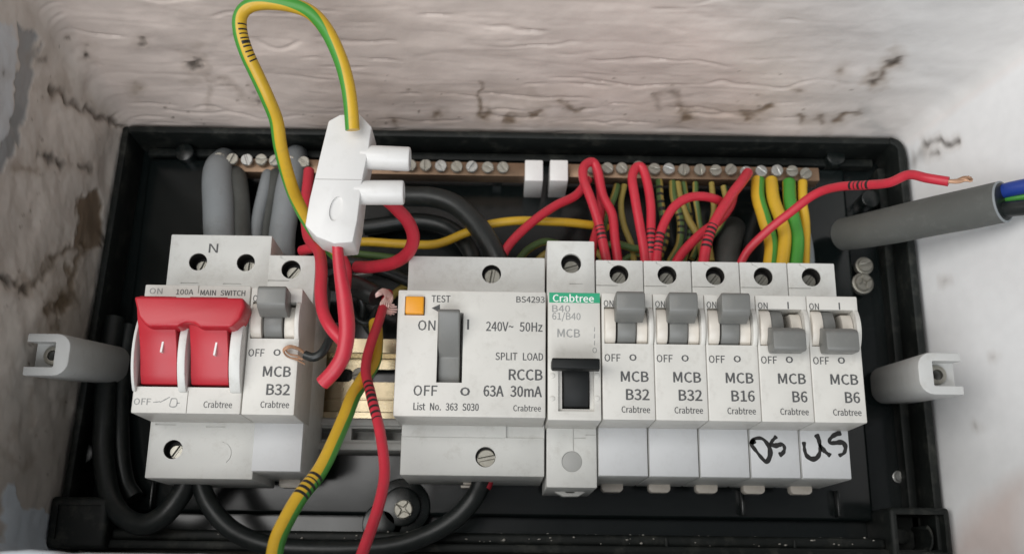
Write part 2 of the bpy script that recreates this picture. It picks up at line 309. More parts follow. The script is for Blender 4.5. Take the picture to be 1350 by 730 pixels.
# lettering: flat print, letter outlines as (tenths of units at cap height 50.9)
GLYPHS = '''A|21.3|1 0 34 0 59 78 153 78 177 0 211 0 124 257 88 257 67 104 79 144 93 187 105 230 106 230 119 187 132 144 145 104|0,11,7;11,6,7;11,12,6;12,5,6;0,10,11;13,5,12;14,5,13;0,9,10;0,8,9;15,5,14;0,2,8;2,15,8;2,3,15;3,5,15;0,1,2;4,5,3
B|23.0|35 0 117 0 187 19 214 75 200 117 162 137 162 138 190 159 200 194 175 242 111 257 35 257 68 148 68 231 107 231 153 222 168 190 153 159 106 148 68 26 68 123 112 123 164 111 182 76 164 38 112 26|0,13,11;13,10,11;13,9,10;13,14,9;14,15,9;15,8,9;0,12,13;16,8,15;16,7,8;17,7,16;17,6,7;18,6,17;0,20,12;20,18,12;20,6,18;20,5,6;20,21,5;21,4,5;0,19,20;22,4,21;22,3,4;23,3,22;24,3,23;24,2,3;25,2,24;0,25,19;0,2,25;0,1,2
C|22.3|132 -5 176 5 211 32 193 53 166 32 133 24 75 52 54 129 76 205 134 233 164 226 187 209 204 230 175 252 134 261 53 226 20 128 52 31|15,13,14;15,9,13;9,12,13;15,8,9;10,12,9;10,11,12;16,8,15;16,7,8;16,6,7;17,6,16;4,2,3;17,5,6;4,1,2;5,1,4;0,5,17;0,1,5
D|24.1|35 0 101 0 190 34 220 129 189 224 99 257 35 257 68 27 68 230 97 230 165 204 187 129 165 54 97 27|0,8,6;8,5,6;8,9,5;9,4,5;0,7,8;10,4,9;10,3,4;11,3,10;12,3,11;12,2,3;13,2,12;13,1,2;0,13,7;0,1,13
E|20.6|35 0 187 0 187 28 68 28 68 121 165 121 165 149 68 149 68 229 183 229 183 257 35 257|0,8,11;8,10,11;8,9,10;0,7,8;0,4,7;4,6,7;4,5,6;0,3,4;0,2,3;0,1,2
F|19.3|35 0 68 0 68 115 166 115 166 143 68 143 68 229 183 229 183 257 35 257|0,6,9;6,8,9;6,7,8;0,5,6;0,2,5;2,4,5;2,3,4;0,1,2
G|24.1|136 -5 182 4 215 25 215 133 131 133 131 106 186 106 186 39 165 28 139 24 76 52 54 129 77 205 139 233 171 226 194 209 212 230 183 251 138 261 54 226 20 128 53 31|19,17,18;19,13,17;13,16,17;19,12,13;14,16,13;14,15,16;20,12,19;20,11,12;5,3,4;5,6,3;6,2,3;20,10,11;21,10,20;7,2,6;21,9,10;8,2,7;0,9,21;9,2,8;9,1,2;0,1,9
H|25.5|35 0 68 0 68 121 187 121 187 0 220 0 220 257 187 257 187 149 68 149 68 257 35 257|0,10,11;0,9,10;8,6,7;8,5,6;0,2,9;2,8,9;2,3,8;3,5,8;0,1,2;4,5,3
I|10.793999999999999|36 0 72 0 72 257 36 257|0,1,2,3
L|19.0|35 0 180 0 180 28 68 28 68 257 35 257|0,4,5;0,3,4;0,2,3;0,1,2
M|28.4|35 0 64 0 64 142 63 180 60 218 62 218 82 159 131 26 153 26 201 159 222 218 223 218 220 180 219 142 219 0 249 0 249 257 210 257 161 119 152 93 143 66 142 66 133 93 123 119 74 257 35 257|0,4,25;4,24,25;4,5,24;5,23,24;18,10,17;10,16,17;10,11,16;11,15,16;0,3,4;6,23,5;18,9,10;12,15,11;0,2,3;13,15,12;7,23,6;18,8,9;0,1,2;14,15,13;7,22,23;19,8,18;7,21,22;20,8,19;7,20,21;7,8,20
N|25.3|35 0 66 0 66 135 64 175 62 215 63 215 91 162 185 0 218 0 218 257 187 257 187 123 188 82 192 42 190 42 162 95 68 257 35 257|0,4,17;4,16,17;4,5,16;5,15,16;11,9,10;11,8,9;0,3,4;6,15,5;0,2,3;7,15,6;0,1,2;12,8,11;7,14,15;13,8,12;7,13,14;7,8,13
O|26.0|130 -5 209 31 239 129 209 226 130 261 51 226 20 129 51 31 130 24 74 52 54 129 74 205 130 233 185 205 206 129 185 52|5,12,4;12,3,4;5,11,12;13,3,12;6,11,5;13,2,3;6,10,11;14,2,13;7,10,6;7,9,10;15,2,14;15,1,2;7,8,9;8,1,15;0,8,7;8,0,1
P|22.2|35 0 68 0 68 102 110 102 178 121 204 181 178 240 109 257 35 257 68 129 68 230 104 230 155 220 172 181 156 141 106 129|0,10,8;10,7,8;10,6,7;10,11,6;11,12,6;12,5,6;0,9,10;13,5,12;14,5,13;14,4,5;15,4,14;0,2,9;2,15,9;2,4,15;2,3,4;0,1,2
Q|26.0|130 22 74 51 54 129 74 205 130 233 185 205 206 129 185 51 208 -64 230 -63 245 -58 239 -34 227 -36 212 -37 174 -29 149 -3 215 39 239 129 209 226 130 261 51 226 20 129 46 38 114 -4 149 -47|20,4,19;4,18,19;20,3,4;5,18,4;21,3,20;5,17,18;21,2,3;6,17,5;22,2,21;22,1,2;7,17,6;7,16,17;0,16,7;22,0,1;0,15,16;23,0,22;23,15,0;23,14,15;24,14,23;24,13,14;12,10,11;13,10,12;24,10,13;8,10,24;8,9,10
R|22.2|68 135 68 230 111 230 157 220 173 185 157 147 111 135 176 0 213 0 147 112 189 137 205 185 180 241 116 257 35 257 35 0 68 0 68 109 114 109|15,1,14;1,13,14;1,12,13;1,2,12;2,3,12;3,11,12;15,0,1;4,11,3;5,11,4;5,10,11;6,10,5;6,9,10;15,17,0;17,6,0;17,9,6;17,18,9;18,8,9;15,16,17;7,8,18
S|20.9|106 -5 170 17 194 68 178 112 141 137 104 153 75 168 62 196 75 223 110 233 142 226 168 209 185 230 152 252 110 261 52 242 29 193 46 150 81 127 118 111 148 94 161 65 146 35 107 24 68 33 36 56 17 33 56 6|15,13,14;15,12,13;16,8,15;8,9,15;9,12,15;10,12,9;10,11,12;16,7,8;16,6,7;17,6,16;17,5,6;17,4,5;18,4,17;18,3,4;19,3,18;19,20,3;20,2,3;21,2,20;21,1,2;22,1,21;26,24,25;23,1,22;27,24,26;27,23,24;27,1,23;27,0,1
T|21.0|89 0 121 0 121 229 199 229 199 257 11 257 11 229 89 229|6,4,5;6,3,4;7,3,6;0,2,7;2,3,7;0,1,2
U|25.2|126 -5 192 20 218 106 218 257 187 257 187 105 170 41 126 24 84 41 67 105 67 257 34 257 34 106 61 20|12,10,11;12,9,10;5,3,4;5,2,3;13,9,12;5,1,2;13,8,9;6,1,5;13,7,8;7,1,6;13,1,7;13,0,1
V|20.1|82 0 120 0 201 257 168 257 127 118 115 75 102 33 101 33 88 75 76 118 34 257 0 257|0,10,11;0,9,10;4,2,3;4,1,2;0,8,9;5,1,4;6,1,5;0,7,8;0,6,7;0,1,6
W|30.7|63 0 102 0 140 155 147 184 153 213 154 213 161 184 167 155 206 0 245 0 298 257 267 257 239 117 232 75 225 34 223 34 214 76 205 117 169 257 140 257 104 117 95 75 86 34 85 34 77 75 69 117 42 257 9 257|0,26,27;0,25,26;20,18,19;20,4,18;4,5,18;5,17,18;12,10,11;12,9,10;20,3,4;6,17,5;20,2,3;7,17,6;20,1,2;8,17,7;0,24,25;21,1,20;8,16,17;13,9,12;8,15,16;0,23,24;22,1,21;14,9,13;0,22,23;0,1,22;8,14,15;8,9,14
Z|21.1|18 0 195 0 195 28 57 28 193 237 193 257 30 257 30 229 153 229 18 20|7,5,6;7,4,5;7,8,4;8,3,4;9,3,8;9,2,3;9,1,2;0,1,9
a|19.7|76 -5 109 3 139 23 140 23 143 0 169 0 169 117 154 174 103 195 61 187 29 170 41 148 67 162 98 168 129 154 137 120 49 97 21 49 36 10 85 21 61 28 51 51 70 82 137 99 137 46 111 28|9,7,8;10,7,9;10,13,7;13,14,7;14,6,7;11,12,10;12,13,10;15,6,14;16,6,15;16,23,6;23,5,6;16,22,23;24,5,23;17,22,16;17,21,22;17,20,21;18,20,17;25,3,24;3,5,24;18,19,20;19,2,25;2,3,25;19,1,2;4,5,3;18,1,19;0,1,18
b|21.6|116 -5 173 22 199 98 179 169 123 195 92 187 63 168 64 202 64 279 32 279 32 0 58 0 61 20 62 20 89 2 111 22 89 27 64 42 64 142 90 161 115 168 154 149 165 98 150 42|10,8,9;10,7,8;10,6,7;5,3,4;6,3,5;6,20,3;20,21,3;21,2,3;10,18,6;18,19,6;19,20,6;22,2,21;10,17,18;22,1,2;23,1,22;15,1,23;10,12,17;12,16,17;12,15,16;12,1,15;12,13,1;13,0,1;10,11,12;14,0,13
e|19.4|109 -5 144 1 172 15 160 36 138 25 113 21 68 39 50 88 178 88 179 96 179 106 160 171 103 195 44 168 18 95 45 22 49 110 68 154 104 169 139 154 151 110|13,11,12;13,18,11;18,19,11;19,10,11;13,17,18;14,17,13;20,10,19;14,16,17;14,20,16;14,10,20;14,9,10;14,8,9;15,7,14;7,8,14;15,6,7;15,5,6;4,2,3;5,2,4;0,5,15;0,2,5;0,1,2
h|21.3|32 0 64 0 64 138 90 160 116 167 144 155 152 116 152 0 184 0 184 120 170 176 126 195 91 186 63 163 64 202 64 279 32 279|0,15,16;0,14,15;0,13,14;12,10,11;13,10,12;13,4,10;4,5,10;5,9,10;13,3,4;0,2,13;2,3,13;6,9,5;0,1,2;6,8,9;7,8,6
i|9.6|48 229 64 235 70 251 64 266 48 271 33 266 27 251 33 235 32 0 64 0 64 190 32 190|8,10,11;8,9,10;5,3,4;6,3,5;6,2,3;7,2,6;7,1,2;0,1,7
l|9.9|66 -5 77 -4 84 -2 80 23 76 22 73 22 67 25 64 36 64 279 32 279 32 38 40 7|10,8,9;10,7,8;11,7,10;11,6,7;11,5,6;4,2,3;5,2,4;11,2,5;0,2,11;0,1,2
m|32.4|32 0 64 0 64 138 89 160 112 167 139 155 147 116 147 0 179 0 179 138 204 160 227 167 254 155 263 116 263 0 294 0 294 120 280 176 237 195 204 185 174 159 156 185 121 195 90 186 62 162 62 162 58 190 32 190|23,21,22;19,17,18;0,26,27;0,25,26;24,21,23;24,4,21;4,20,21;20,17,19;20,11,17;11,12,17;12,16,17;24,3,4;5,20,4;20,10,11;0,24,25;0,2,24;2,3,24;20,9,10;5,9,20;6,9,5;13,16,12;0,1,2;6,8,9;13,15,16;7,8,6;14,15,13
n|21.4|32 0 64 0 64 138 90 160 116 167 144 155 152 116 152 0 184 0 184 120 170 176 126 195 91 186 62 162 62 162 58 190 32 190|12,10,11;0,15,16;0,14,15;13,10,12;13,4,10;4,5,10;5,9,10;13,3,4;0,13,14;0,2,13;2,3,13;6,9,5;0,1,2;6,8,9;7,8,6
o|21.2|106 -5 167 22 194 95 167 169 106 195 45 169 18 95 45 22 106 22 66 42 51 95 66 148 106 168 146 148 161 95 146 42|5,3,4;6,11,5;11,12,5;12,3,5;12,13,3;13,2,3;6,10,11;14,2,13;7,10,6;7,9,10;15,2,14;15,1,2;7,8,9;8,1,15;7,1,8;7,0,1
r|13.6|32 0 64 0 64 122 87 156 112 166 122 166 131 163 137 191 127 194 116 195 86 184 62 155 62 155 58 190 32 190|10,8,9;10,7,8;10,6,7;0,13,14;0,12,13;11,4,10;4,5,10;5,6,10;11,3,4;11,2,3;0,11,12;0,2,11;0,1,2
s|16.4|82 -5 133 12 151 52 132 90 93 110 65 122 52 143 61 162 88 170 111 165 131 153 146 173 120 189 87 195 39 179 22 141 39 105 77 86 107 72 120 50 111 29 83 20 53 27 27 43 11 22 43 3|14,12,13;14,11,12;15,7,14;7,8,14;8,11,14;8,9,11;9,10,11;15,6,7;15,5,6;16,5,15;16,4,5;16,3,4;17,3,16;17,18,3;18,2,3;19,2,18;19,1,2;20,1,19;24,22,23;21,1,20;24,21,22;25,21,24;25,1,21;25,0,1
t|13.2|92 -5 110 -2 127 2 121 27 110 23 99 21 76 31 70 58 70 164 121 164 121 190 70 190 70 244 43 244 40 190 9 188 9 164 38 164 38 59 50 13|14,12,13;14,11,12;15,11,14;15,10,11;15,9,10;16,9,15;17,9,16;18,8,17;8,9,17;18,7,8;19,7,18;19,6,7;19,5,6;4,2,3;5,2,4;19,2,5;0,2,19;0,1,2
z|16.6|12 0 156 0 156 26 53 26 153 173 153 190 23 190 23 164 112 164 12 17|7,5,6;7,4,5;7,8,4;8,3,4;9,3,8;9,2,3;9,1,2;0,1,9
0|19.4|97 -5 156 29 177 129 156 229 97 261 39 229 18 129 39 29 97 21 62 47 48 129 62 211 97 236 133 211 146 129 133 47|5,12,4;12,3,4;5,11,12;13,3,12;6,11,5;13,2,3;6,10,11;14,2,13;7,10,6;7,9,10;15,2,14;15,1,2;8,1,15;7,8,9;0,8,7;8,0,1
1|19.4|31 0 172 0 172 27 120 27 120 257 96 257 72 246 42 238 42 218 88 218 88 27 31 27|6,4,5;6,9,4;9,3,4;7,9,6;8,9,7;10,3,9;0,10,11;0,3,10;0,2,3;0,1,2
2|19.4|15 0 177 0 177 28 106 28 85 27 64 25 137 108 165 186 144 241 90 261 47 251 14 224 33 206 57 227 86 235 121 221 133 185 104 112 15 19|10,8,9;11,14,10;14,8,10;14,15,8;15,7,8;11,13,14;11,12,13;16,7,15;16,6,7;17,6,16;18,6,17;18,5,6;4,2,3;4,1,2;5,1,4;18,1,5;0,1,18
3|19.4|92 -5 151 15 175 69 159 112 120 134 120 136 153 158 166 197 145 244 91 261 52 253 20 231 37 210 61 228 90 235 122 224 133 195 118 160 62 146 62 121 125 107 142 70 128 35 90 22 53 31 27 51 10 31 42 6|10,8,9;11,8,10;11,14,8;14,15,8;15,7,8;11,13,14;12,13,11;16,7,15;16,6,7;17,6,16;18,6,17;18,5,6;19,5,18;19,4,5;19,3,4;20,3,19;20,2,3;21,2,20;22,2,21;22,1,2;26,24,25;23,1,22;26,23,24;27,23,26;27,1,23;27,0,1
4|19.4|119 0 149 0 149 71 183 71 183 96 149 96 149 257 114 257 7 92 7 71 119 71 119 96 40 96 99 184 109 203 119 222 121 222 120 198 119 175|8,6,7;8,15,6;15,16,6;16,5,6;8,14,15;17,5,16;8,13,14;18,5,17;8,12,13;11,5,18;8,11,12;8,5,11;8,4,5;8,3,4;9,3,8;10,3,9;0,2,10;2,3,10;0,1,2
5|19.4|92 -5 150 18 176 83 153 146 98 165 78 163 60 155 67 229 163 229 163 257 39 257 30 137 47 126 68 137 90 141 129 126 143 83 127 38 89 22 51 31 26 50 9 29 42 6|11,7,10;7,9,10;7,8,9;11,6,7;5,3,4;6,3,5;11,3,6;11,14,3;14,15,3;15,2,3;11,13,14;11,12,13;16,2,15;16,1,2;17,1,16;21,19,20;18,1,17;21,18,19;22,18,21;22,1,18;22,0,1
6|19.4|105 -5 157 18 179 79 160 139 108 159 77 151 50 129 70 212 116 235 138 230 157 215 175 235 149 254 114 261 48 230 20 123 44 27 50 103 77 128 103 136 137 120 149 79 136 37 105 21 67 42|14,12,13;14,8,12;8,11,12;14,7,8;9,11,8;9,10,11;15,7,14;15,6,7;5,3,4;6,19,5;19,3,5;19,20,3;20,2,3;6,18,19;15,18,6;15,17,18;16,17,15;21,2,20;16,24,17;22,2,21;22,1,2;16,23,24;23,1,22;0,23,16;0,1,23
7|19.4|69 0 103 0 119 127 178 237 178 257 17 257 17 229 142 229 88 125|6,4,5;6,3,4;6,7,3;7,2,3;8,2,7;8,1,2;0,1,8
8|19.4|98 -5 156 15 178 62 165 104 135 129 135 131 158 156 169 193 150 242 99 261 49 243 28 195 39 161 63 136 63 135 31 107 16 64 39 15 116 139 75 160 57 195 69 225 98 237 130 224 142 191 135 164 98 19 60 33 44 67 54 100 80 125 127 101 148 63 134 31|10,8,9;11,21,10;21,22,10;22,8,10;22,23,8;23,7,8;11,20,21;24,7,23;12,20,11;12,19,20;24,6,7;25,6,24;18,6,25;13,19,12;13,18,19;18,5,6;13,5,18;14,5,13;15,30,14;30,5,14;30,4,5;30,3,4;15,29,30;31,3,30;16,29,15;31,2,3;32,2,31;16,28,29;16,27,28;17,27,16;33,2,32;33,1,2;17,26,27;26,1,33;17,1,26;0,1,17
9|19.4|82 -5 147 28 175 139 151 231 89 261 37 238 15 178 35 118 86 97 118 106 145 129 125 45 81 22 57 27 38 42 20 22 46 3 145 155 118 129 91 121 57 137 46 178 58 220 89 236 128 216|5,23,4;23,3,4;6,22,5;22,23,5;24,3,23;24,2,3;6,21,22;17,2,24;7,21,6;7,20,21;18,2,17;18,10,2;10,1,2;7,19,20;19,10,18;19,9,10;11,1,10;7,9,19;8,9,7;12,1,11;15,13,14;12,0,1;15,12,13;15,0,12;16,0,15
.|9.7|49 -5 65 2 72 20 65 37 49 44 32 37 26 20 32 2|5,3,4;6,3,5;6,2,3;7,2,6;7,1,2;0,1,7
~|19.4|132 100 157 109 180 136 162 148 148 130 132 125 101 141 63 158 38 149 14 123 32 110 46 128 62 134 94 117|8,6,7;9,12,8;12,6,8;4,2,3;12,5,6;4,1,2;9,11,12;13,5,12;5,1,4;9,10,11;13,1,5;0,1,13
/|13.7|4 -63 27 -63 132 278 109 278|0,2,3;0,1,2'''
GL = {}; CAP = 25.7
for ln in GLYPHS.split("\n"):
    c_, a_, v_, f_ = ln.split("|")
    GL[c_] = (float(a_), np.array([int(q) for q in v_.split()], float).reshape(-1, 2) / 10, [tuple(int(q) for q in t.split(",")) for t in f_.split(";")])
def text_mesh(bm, s, x, z, h, d, width=None, align='l', mi=0, bold=0.0, rot=0.0):
    cur = 0.0; co = []; fc = []
    for ch in s:
        if ch == " ": cur += 20; continue
        a, v, f = GL[ch]; base = len(co)
        co += [(p[0] + cur, p[1]) for p in v]; fc += [tuple(k + base for k in t) for t in f]; cur += a
    co = np.array(co); sc = h / CAP
    x0 = co[:, 0].min(); w = (co[:, 0].max() - x0) * sc
    kx = sc if width is None else sc * width / w
    X = (co[:, 0] - x0) * kx; wd = X.max(); X = X - (0 if align == 'l' else wd if align == 'r' else wd / 2); Z = co[:, 1] * sc
    for q, (ox, oz) in enumerate(((-1, 0), (1, 0), (0, 1), (0, -1)) if bold else ((0, 0),)):   # thickened by overprinting
        vs = [bm.verts.new((X[i] + x + ox * bold * h * 0.3, d + 0.05 + 0.008 * q, Z[i] + z + oz * bold * h * 0.18)) for i in range(len(co))]
        for t in fc:
            try: f = bm.faces.new([vs[k] for k in t])
            except ValueError: continue
            f.material_index = mi; f.normal_update()
            if f.normal.y < 0: f.normal_flip()

# ------------------------------------------------------------------ noise (numpy) and the plastered recess
def vnoise(x, y, seed):
    r = np.random.default_rng(seed).random((256, 256))
    xi, yi = np.floor(x).astype(int), np.floor(y).astype(int); fx, fy = x - xi, y - yi
    fx, fy = fx * fx * (3 - 2 * fx), fy * fy * (3 - 2 * fy)
    g = lambda a, b: r[a % 256, b % 256]
    return (g(xi, yi) * (1 - fx) + g(xi + 1, yi) * fx) * (1 - fy) + (g(xi, yi + 1) * (1 - fx) + g(xi + 1, yi + 1) * fx) * fy - 0.5
def fbm(x, y, seed, oct=4, gain=0.5):
    o = 0; a = 1
    for k in range(oct): o = o + a * vnoise(x * 2 ** k + 13.1 * k, y * 2 ** k + 7.7 * k, seed + k); a *= gain
    return o

def build_recess():
    T = np.concatenate([np.arange(-6, 128, 0.8)])                # depth rows up the reveal
    # perimeter: start bottom-left, up the left side, along the top, down the right, back along the bottom
    rad = 7.0
    def ring(t):
        k = (t - 20) / 80.0
        return -166.5 - 2.5 * k, 168.5 + 28 * max(k, 0), 5.0, 180.5 + 10.5 * k
    def seglen(a, step): return max(2, int(a / step))
    nL, nT, nR, nB, nA = seglen(170, 0.8), seglen(335, 0.8), seglen(170, 1.2), 120, 14
    pts = []; nr = []; side = []
    def per(t):
        xl, xr, zb, zt = ring(t); P_ = []; N_ = []
        for q in np.linspace(zb + rad, zt - rad, nL): P_.append((xl, q)); N_.append((-1, 0))
        for a in np.linspace(math.pi, math.pi / 2, nA)[1:-1]: P_.append((xl + rad + rad * math.cos(a), zt - rad + rad * math.sin(a))); N_.append((math.cos(a), math.sin(a)))
        for q in np.linspace(xl + rad, xr - rad, nT): P_.append((q, zt)); N_.append((0, 1))
        for a in np.linspace(math.pi / 2, 0, nA)[1:-1]: P_.append((xr - rad + rad * math.cos(a), zt - rad + rad * math.sin(a))); N_.append((math.cos(a), math.sin(a)))
        for q in np.linspace(zt - rad, zb + rad, nR): P_.append((xr, q)); N_.append((1, 0))
        for a in np.linspace(0, -math.pi / 2, nA)[1:-1]: P_.append((xr - rad + rad * math.cos(a), zb + rad + rad * math.sin(a))); N_.append((math.cos(a), math.sin(a)))
        for q in np.linspace(xr - rad, xl + rad, nB): P_.append((q, zb)); N_.append((0, -1))
        for a in np.linspace(-math.pi / 2, -math.pi, nA)[1:-1]: P_.append((xl + rad + rad * math.cos(a), zb + rad + rad * math.sin(a))); N_.append((math.cos(a), math.sin(a)))
        return np.array(P_), np.array(N_)
    rows = []; norms = []; dep = []
    for t in T:
        a, b = per(t); rows.append(a); norms.append(b); dep.append(np.full(len(a), t))
    a, b = per(T[-1])
    for k in range(1, 5):                                       # rounded arris
        q = k / 4 * math.pi / 2; rows.append(a + b * (4 * (1 - math.cos(q)))); norms.append(b * math.cos(q)); dep.append(np.full(len(a), T[-1] + 4 * math.sin(q)))
    for off in (3, 6, 9, 12, 16, 20, 26, 34, 46, 62, 90, 130, 180):
        rows.append(a + b * (4 + off)); norms.append(b * 0); dep.append(np.full(len(a), T[-1] + 4))
    A = np.array(rows); N = np.array(norms); DD = np.array(dep)
    X, Z = A[..., 0].copy(), A[..., 1].copy()
    X += 5.5 * np.clip((Z - 9) / 170, 0, 1.15) * np.clip(-X / 166, 0, 1)      # the left side leans in towards the top
    # weights of the four sides
    wl = np.clip(-N[..., 0], 0, 1); wt = np.clip(N[..., 1], 0, 1); wr = np.clip(N[..., 0], 0, 1); wb = np.clip(-N[..., 1], 0, 1)
    # relief: dragged plaster on the soffit, lumpy on the left, smooth on the right
    sk = 0.10 * (X + 170)
    rid = 1 - np.abs(2 * fbm(X / 46, (DD + sk * .25) / 7.5, 3, 3))
    warm_zone = np.clip((150 - X) / 60, 0, 1)
    laps = 0
    for q_, (sd, wv, pt) in enumerate(((201, 9.0, 12.0), (221, 14.0, 17.0), (241, 6.0, 9.0))):
        ph = (DD * 0.95 + wv * fbm(X / 55, DD / 40, sd, 3) + 3 * fbm(X / 12, DD / 12, sd + 5, 2) + 4 * q_) / pt
        fr = ph - np.floor(ph); msk = np.clip(fbm(X / 24 + 17 * np.floor(ph), np.floor(ph) * 3.3, sd + 9, 3) * 5 - 0.9, 0, 1)
        laps = laps + 0.6 * msk * warm_zone * np.exp(-((fr - 0.5) * pt / 0.62) ** 2)
    sof = (1.9 * fbm(X / 60, DD / 26, 21, 3) + 0.6 * np.clip(rid - 0.78, 0, 1) * warm_zone + 0.16 * fbm(X / 26, DD / 5, 31, 3) * warm_zone + laps + 0.22 * fbm(X / 6, DD / 6, 41, 3))
    lef = 2.6 * fbm(Z / 40, DD / 38, 51, 3) + 0.8 * fbm(Z / 9, DD / 9, 61, 4)
    rig = 1.0 * fbm(Z / 80, DD / 70, 71, 2) + 0.03 * fbm(Z / 6, DD / 6, 81, 2)
    h = wt * sof + wl * lef + wr * rig + wb * 0.6 * fbm(X / 9, DD / 9, 91, 3)
    # stains, cracks and paint on the plaster, plus tinted-in shade and bounce
    U, V = Qn(X, DD, Z)
    wq = np.where(wl > 0.5, Z, X); jit = 10.0 * fbm(wq / 5, DD / 5, 101, 3, .5); jit2 = 10.0 * fbm(wq / 5 + 90, DD / 5 + 40, 111, 3, .5)
    Uj, Vj = U + jit, V + jit2
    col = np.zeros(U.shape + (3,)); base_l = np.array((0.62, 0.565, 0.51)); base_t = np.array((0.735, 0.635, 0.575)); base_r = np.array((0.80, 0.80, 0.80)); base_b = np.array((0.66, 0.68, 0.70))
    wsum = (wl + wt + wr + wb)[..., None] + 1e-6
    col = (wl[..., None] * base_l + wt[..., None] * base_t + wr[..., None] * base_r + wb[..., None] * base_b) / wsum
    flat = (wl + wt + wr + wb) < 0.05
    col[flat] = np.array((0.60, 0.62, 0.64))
    # the soffit is paler towards the right end and the front
    pale = np.clip((X - 85 + 8 * fbm(X / 40, DD / 40, 121, 2) + (DD - 60) * 0.7) / 80, 0, 1) * (wt > 0.5)
    col = col * (1 - pale[..., None]) + pale[..., None] * np.array((0.76, 0.74, 0.72))
    patch = 0.5 + fbm(X / 26 + Z / 26, DD / 18 + Z / 31, 131, 4)
    col *= 1 + ((-0.10 + 0.2 * np.clip(patch, 0, 1)) * (1 - 0.85 * wr) * (1 - 0.9 * pale))[..., None]
    specks = []
    blot = (0.5 + 1.1 * fbm(wq / 5, DD / 5, 151, 3)).clip(0, 1); blot2 = (0.5 + 1.3 * fbm(wq / 3, DD / 3, 161, 3)).clip(0, 1)
    def sdist(line):
        q = np.array(line, float); dm = np.full(U.shape, 1e9)
        if len(q) == 1: return np.hypot(Uj - q[0, 0], Vj - q[0, 1])
        for a_, b_ in zip(q[:-1], q[1:]):
            ab = b_ - a_; t = np.clip(((Uj - a_[0]) * ab[0] + (Vj - a_[1]) * ab[1]) / (ab @ ab), 0, 1)
            dm = np.minimum(dm, np.hypot(Uj - a_[0] - t * ab[0], Vj - a_[1] - t * ab[1]))
        return dm
    tan = (np.clip(0.2 + 1.6 * fbm(X / 30, DD / 12, 171, 4), 0, 1) * np.clip((62 - DD) / 30, 0, 1) * (wt > 0.5) * np.clip((X + 130) / 60, 0, 1) * np.clip((150 - X) / 40, 0, 1))[..., None] * 0.6  # tan staining that also paints in the shade near the box
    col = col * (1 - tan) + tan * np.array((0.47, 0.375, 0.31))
    for q_ in range(70):
        a_, b_ = rng.uniform(200, 1180), 165 - abs(rng.normal(0, 38)); w_ = rng.uniform(0.5, 1.7)
        specks.append((a_, b_, w_))
    for q_ in range(60): specks.append((rng.uniform(5, 130), rng.uniform(60, 640), rng.uniform(0.5, 2.0)))
    for a_, b_, w_ in specks:
        k = np.clip((w_ - np.hypot((U - a_) * rng.uniform(.5, 1), V - b_)) / 1.2 + 0.5, 0, 1) * rng.uniform(.3, .8)
        col = col * (1 - k[..., None]) + k[..., None] * np.array((0.16, 0.12, 0.09))
    def stroke(line, w, c, depth=0.0, soft=2.0, amt=1.0):
        nonlocal col, h
        if amt == 1.0 and w > 2:                               # tan halo round each mark
            k = np.clip((w * (1.6 + 2.2 * blot) - sdist(line)) / 12 + 0.5, 0, 1) * 0.30
            col = col * (1 - k[..., None]) + k[..., None] * np.array(LB)
            amt = 0.85
        k = np.clip((w * (0.45 + 1.1 * blot) - sdist(line)) / (soft * 2.8) + 0.5, 0, 1) * amt * (0.55 + 0.6 * blot2).clip(0, 1)
        col = col * (1 - k[..., None]) + k[..., None] * np.array(c); h = h + depth * k
    def patch_poly(poly, c, soft=3.0, amt=1.0, depth=0.0):
        nonlocal col, h
        q = np.array(poly, float); inside = np.zeros(U.shape, bool); dm = np.full(U.shape, 1e9)
        for (x0, y0), (x1, y1) in zip(q, np.roll(q, -1, 0)):
            cnd = ((y0 > Vj) != (y1 > Vj)) & (Uj < (x1 - x0) * (Vj - y0) / (y1 - y0 + 1e-9) + x0); inside ^= cnd
            ab = np.array((x1 - x0, y1 - y0)); t = np.clip(((Uj - x0) * ab[0] + (Vj - y0) * ab[1]) / (ab @ ab), 0, 1)
            dm = np.minimum(dm, np.hypot(Uj - x0 - t * ab[0], Vj - y0 - t * ab[1]))
        k = np.clip(np.where(inside, dm, -dm) / soft + 0.5, 0, 1) * amt
        col = col * (1 - k[..., None]) + k[..., None] * np.array(c); h = h + depth * k
    patch_poly([(-30, 30), (8, 34), (18, 60), (22, 100), (16, 150), (4, 196), (-30, 230)], (0.62, 0.65, 0.675), 4, 0.9)
    DK, BR, LB = (0.045, 0.036, 0.028), (0.17, 0.115, 0.07), (0.33, 0.26, 0.20)
    patch_poly([(14, 36), (50, 46), (46, 120), (22, 200), (4, 232), (0, 205), (22, 130), (26, 80)], (0.28, 0.295, 0.305), 3, 0.85, 0.8)
    stroke([(72, 115), (100, 140), (126, 152), (166, 170)], 4.0, (0.09, 0.07, 0.055), 1.4)
    stroke([(72, 114)], 7, DK, 0.8)
    for q, w in (((55, 76), 5), ((115, 71), 5), ((187, 53), 4), ((88, 51), 3), ((257, 84), 8), ((5, 98), 3)): stroke([q], w, DK, 0.6)
    stroke([(275, 103), (300, 106), (318, 126)], 2.0, BR, 0.3, 4, 0.55); stroke([(277, 118), (277, 140)], 2.0, BR, 0, 4, 0.5); stroke([(183, 115)], 5, LB); stroke([(338, 130)], 5, DK)
    stroke([(60, 205), (72, 212), (84, 217)], 5, DK, 1.0); stroke([(102, 219), (112, 221)], 4, DK, 0.6); stroke([(24, 222), (52, 224)], 3, LB)
    patch_poly([(104, 258), (122, 250), (136, 262), (138, 300), (132, 322), (118, 328), (98, 322), (102, 290)], BR, 5, 0.9, 0.9)
    stroke([(112, 322), (98, 348), (90, 378), (80, 405), (72, 432)], 7, (0.17, 0.125, 0.08), 0.8); stroke([(62, 408), (80, 400), (92, 392)], 7, (0.15, 0.11, 0.07), 0.8)
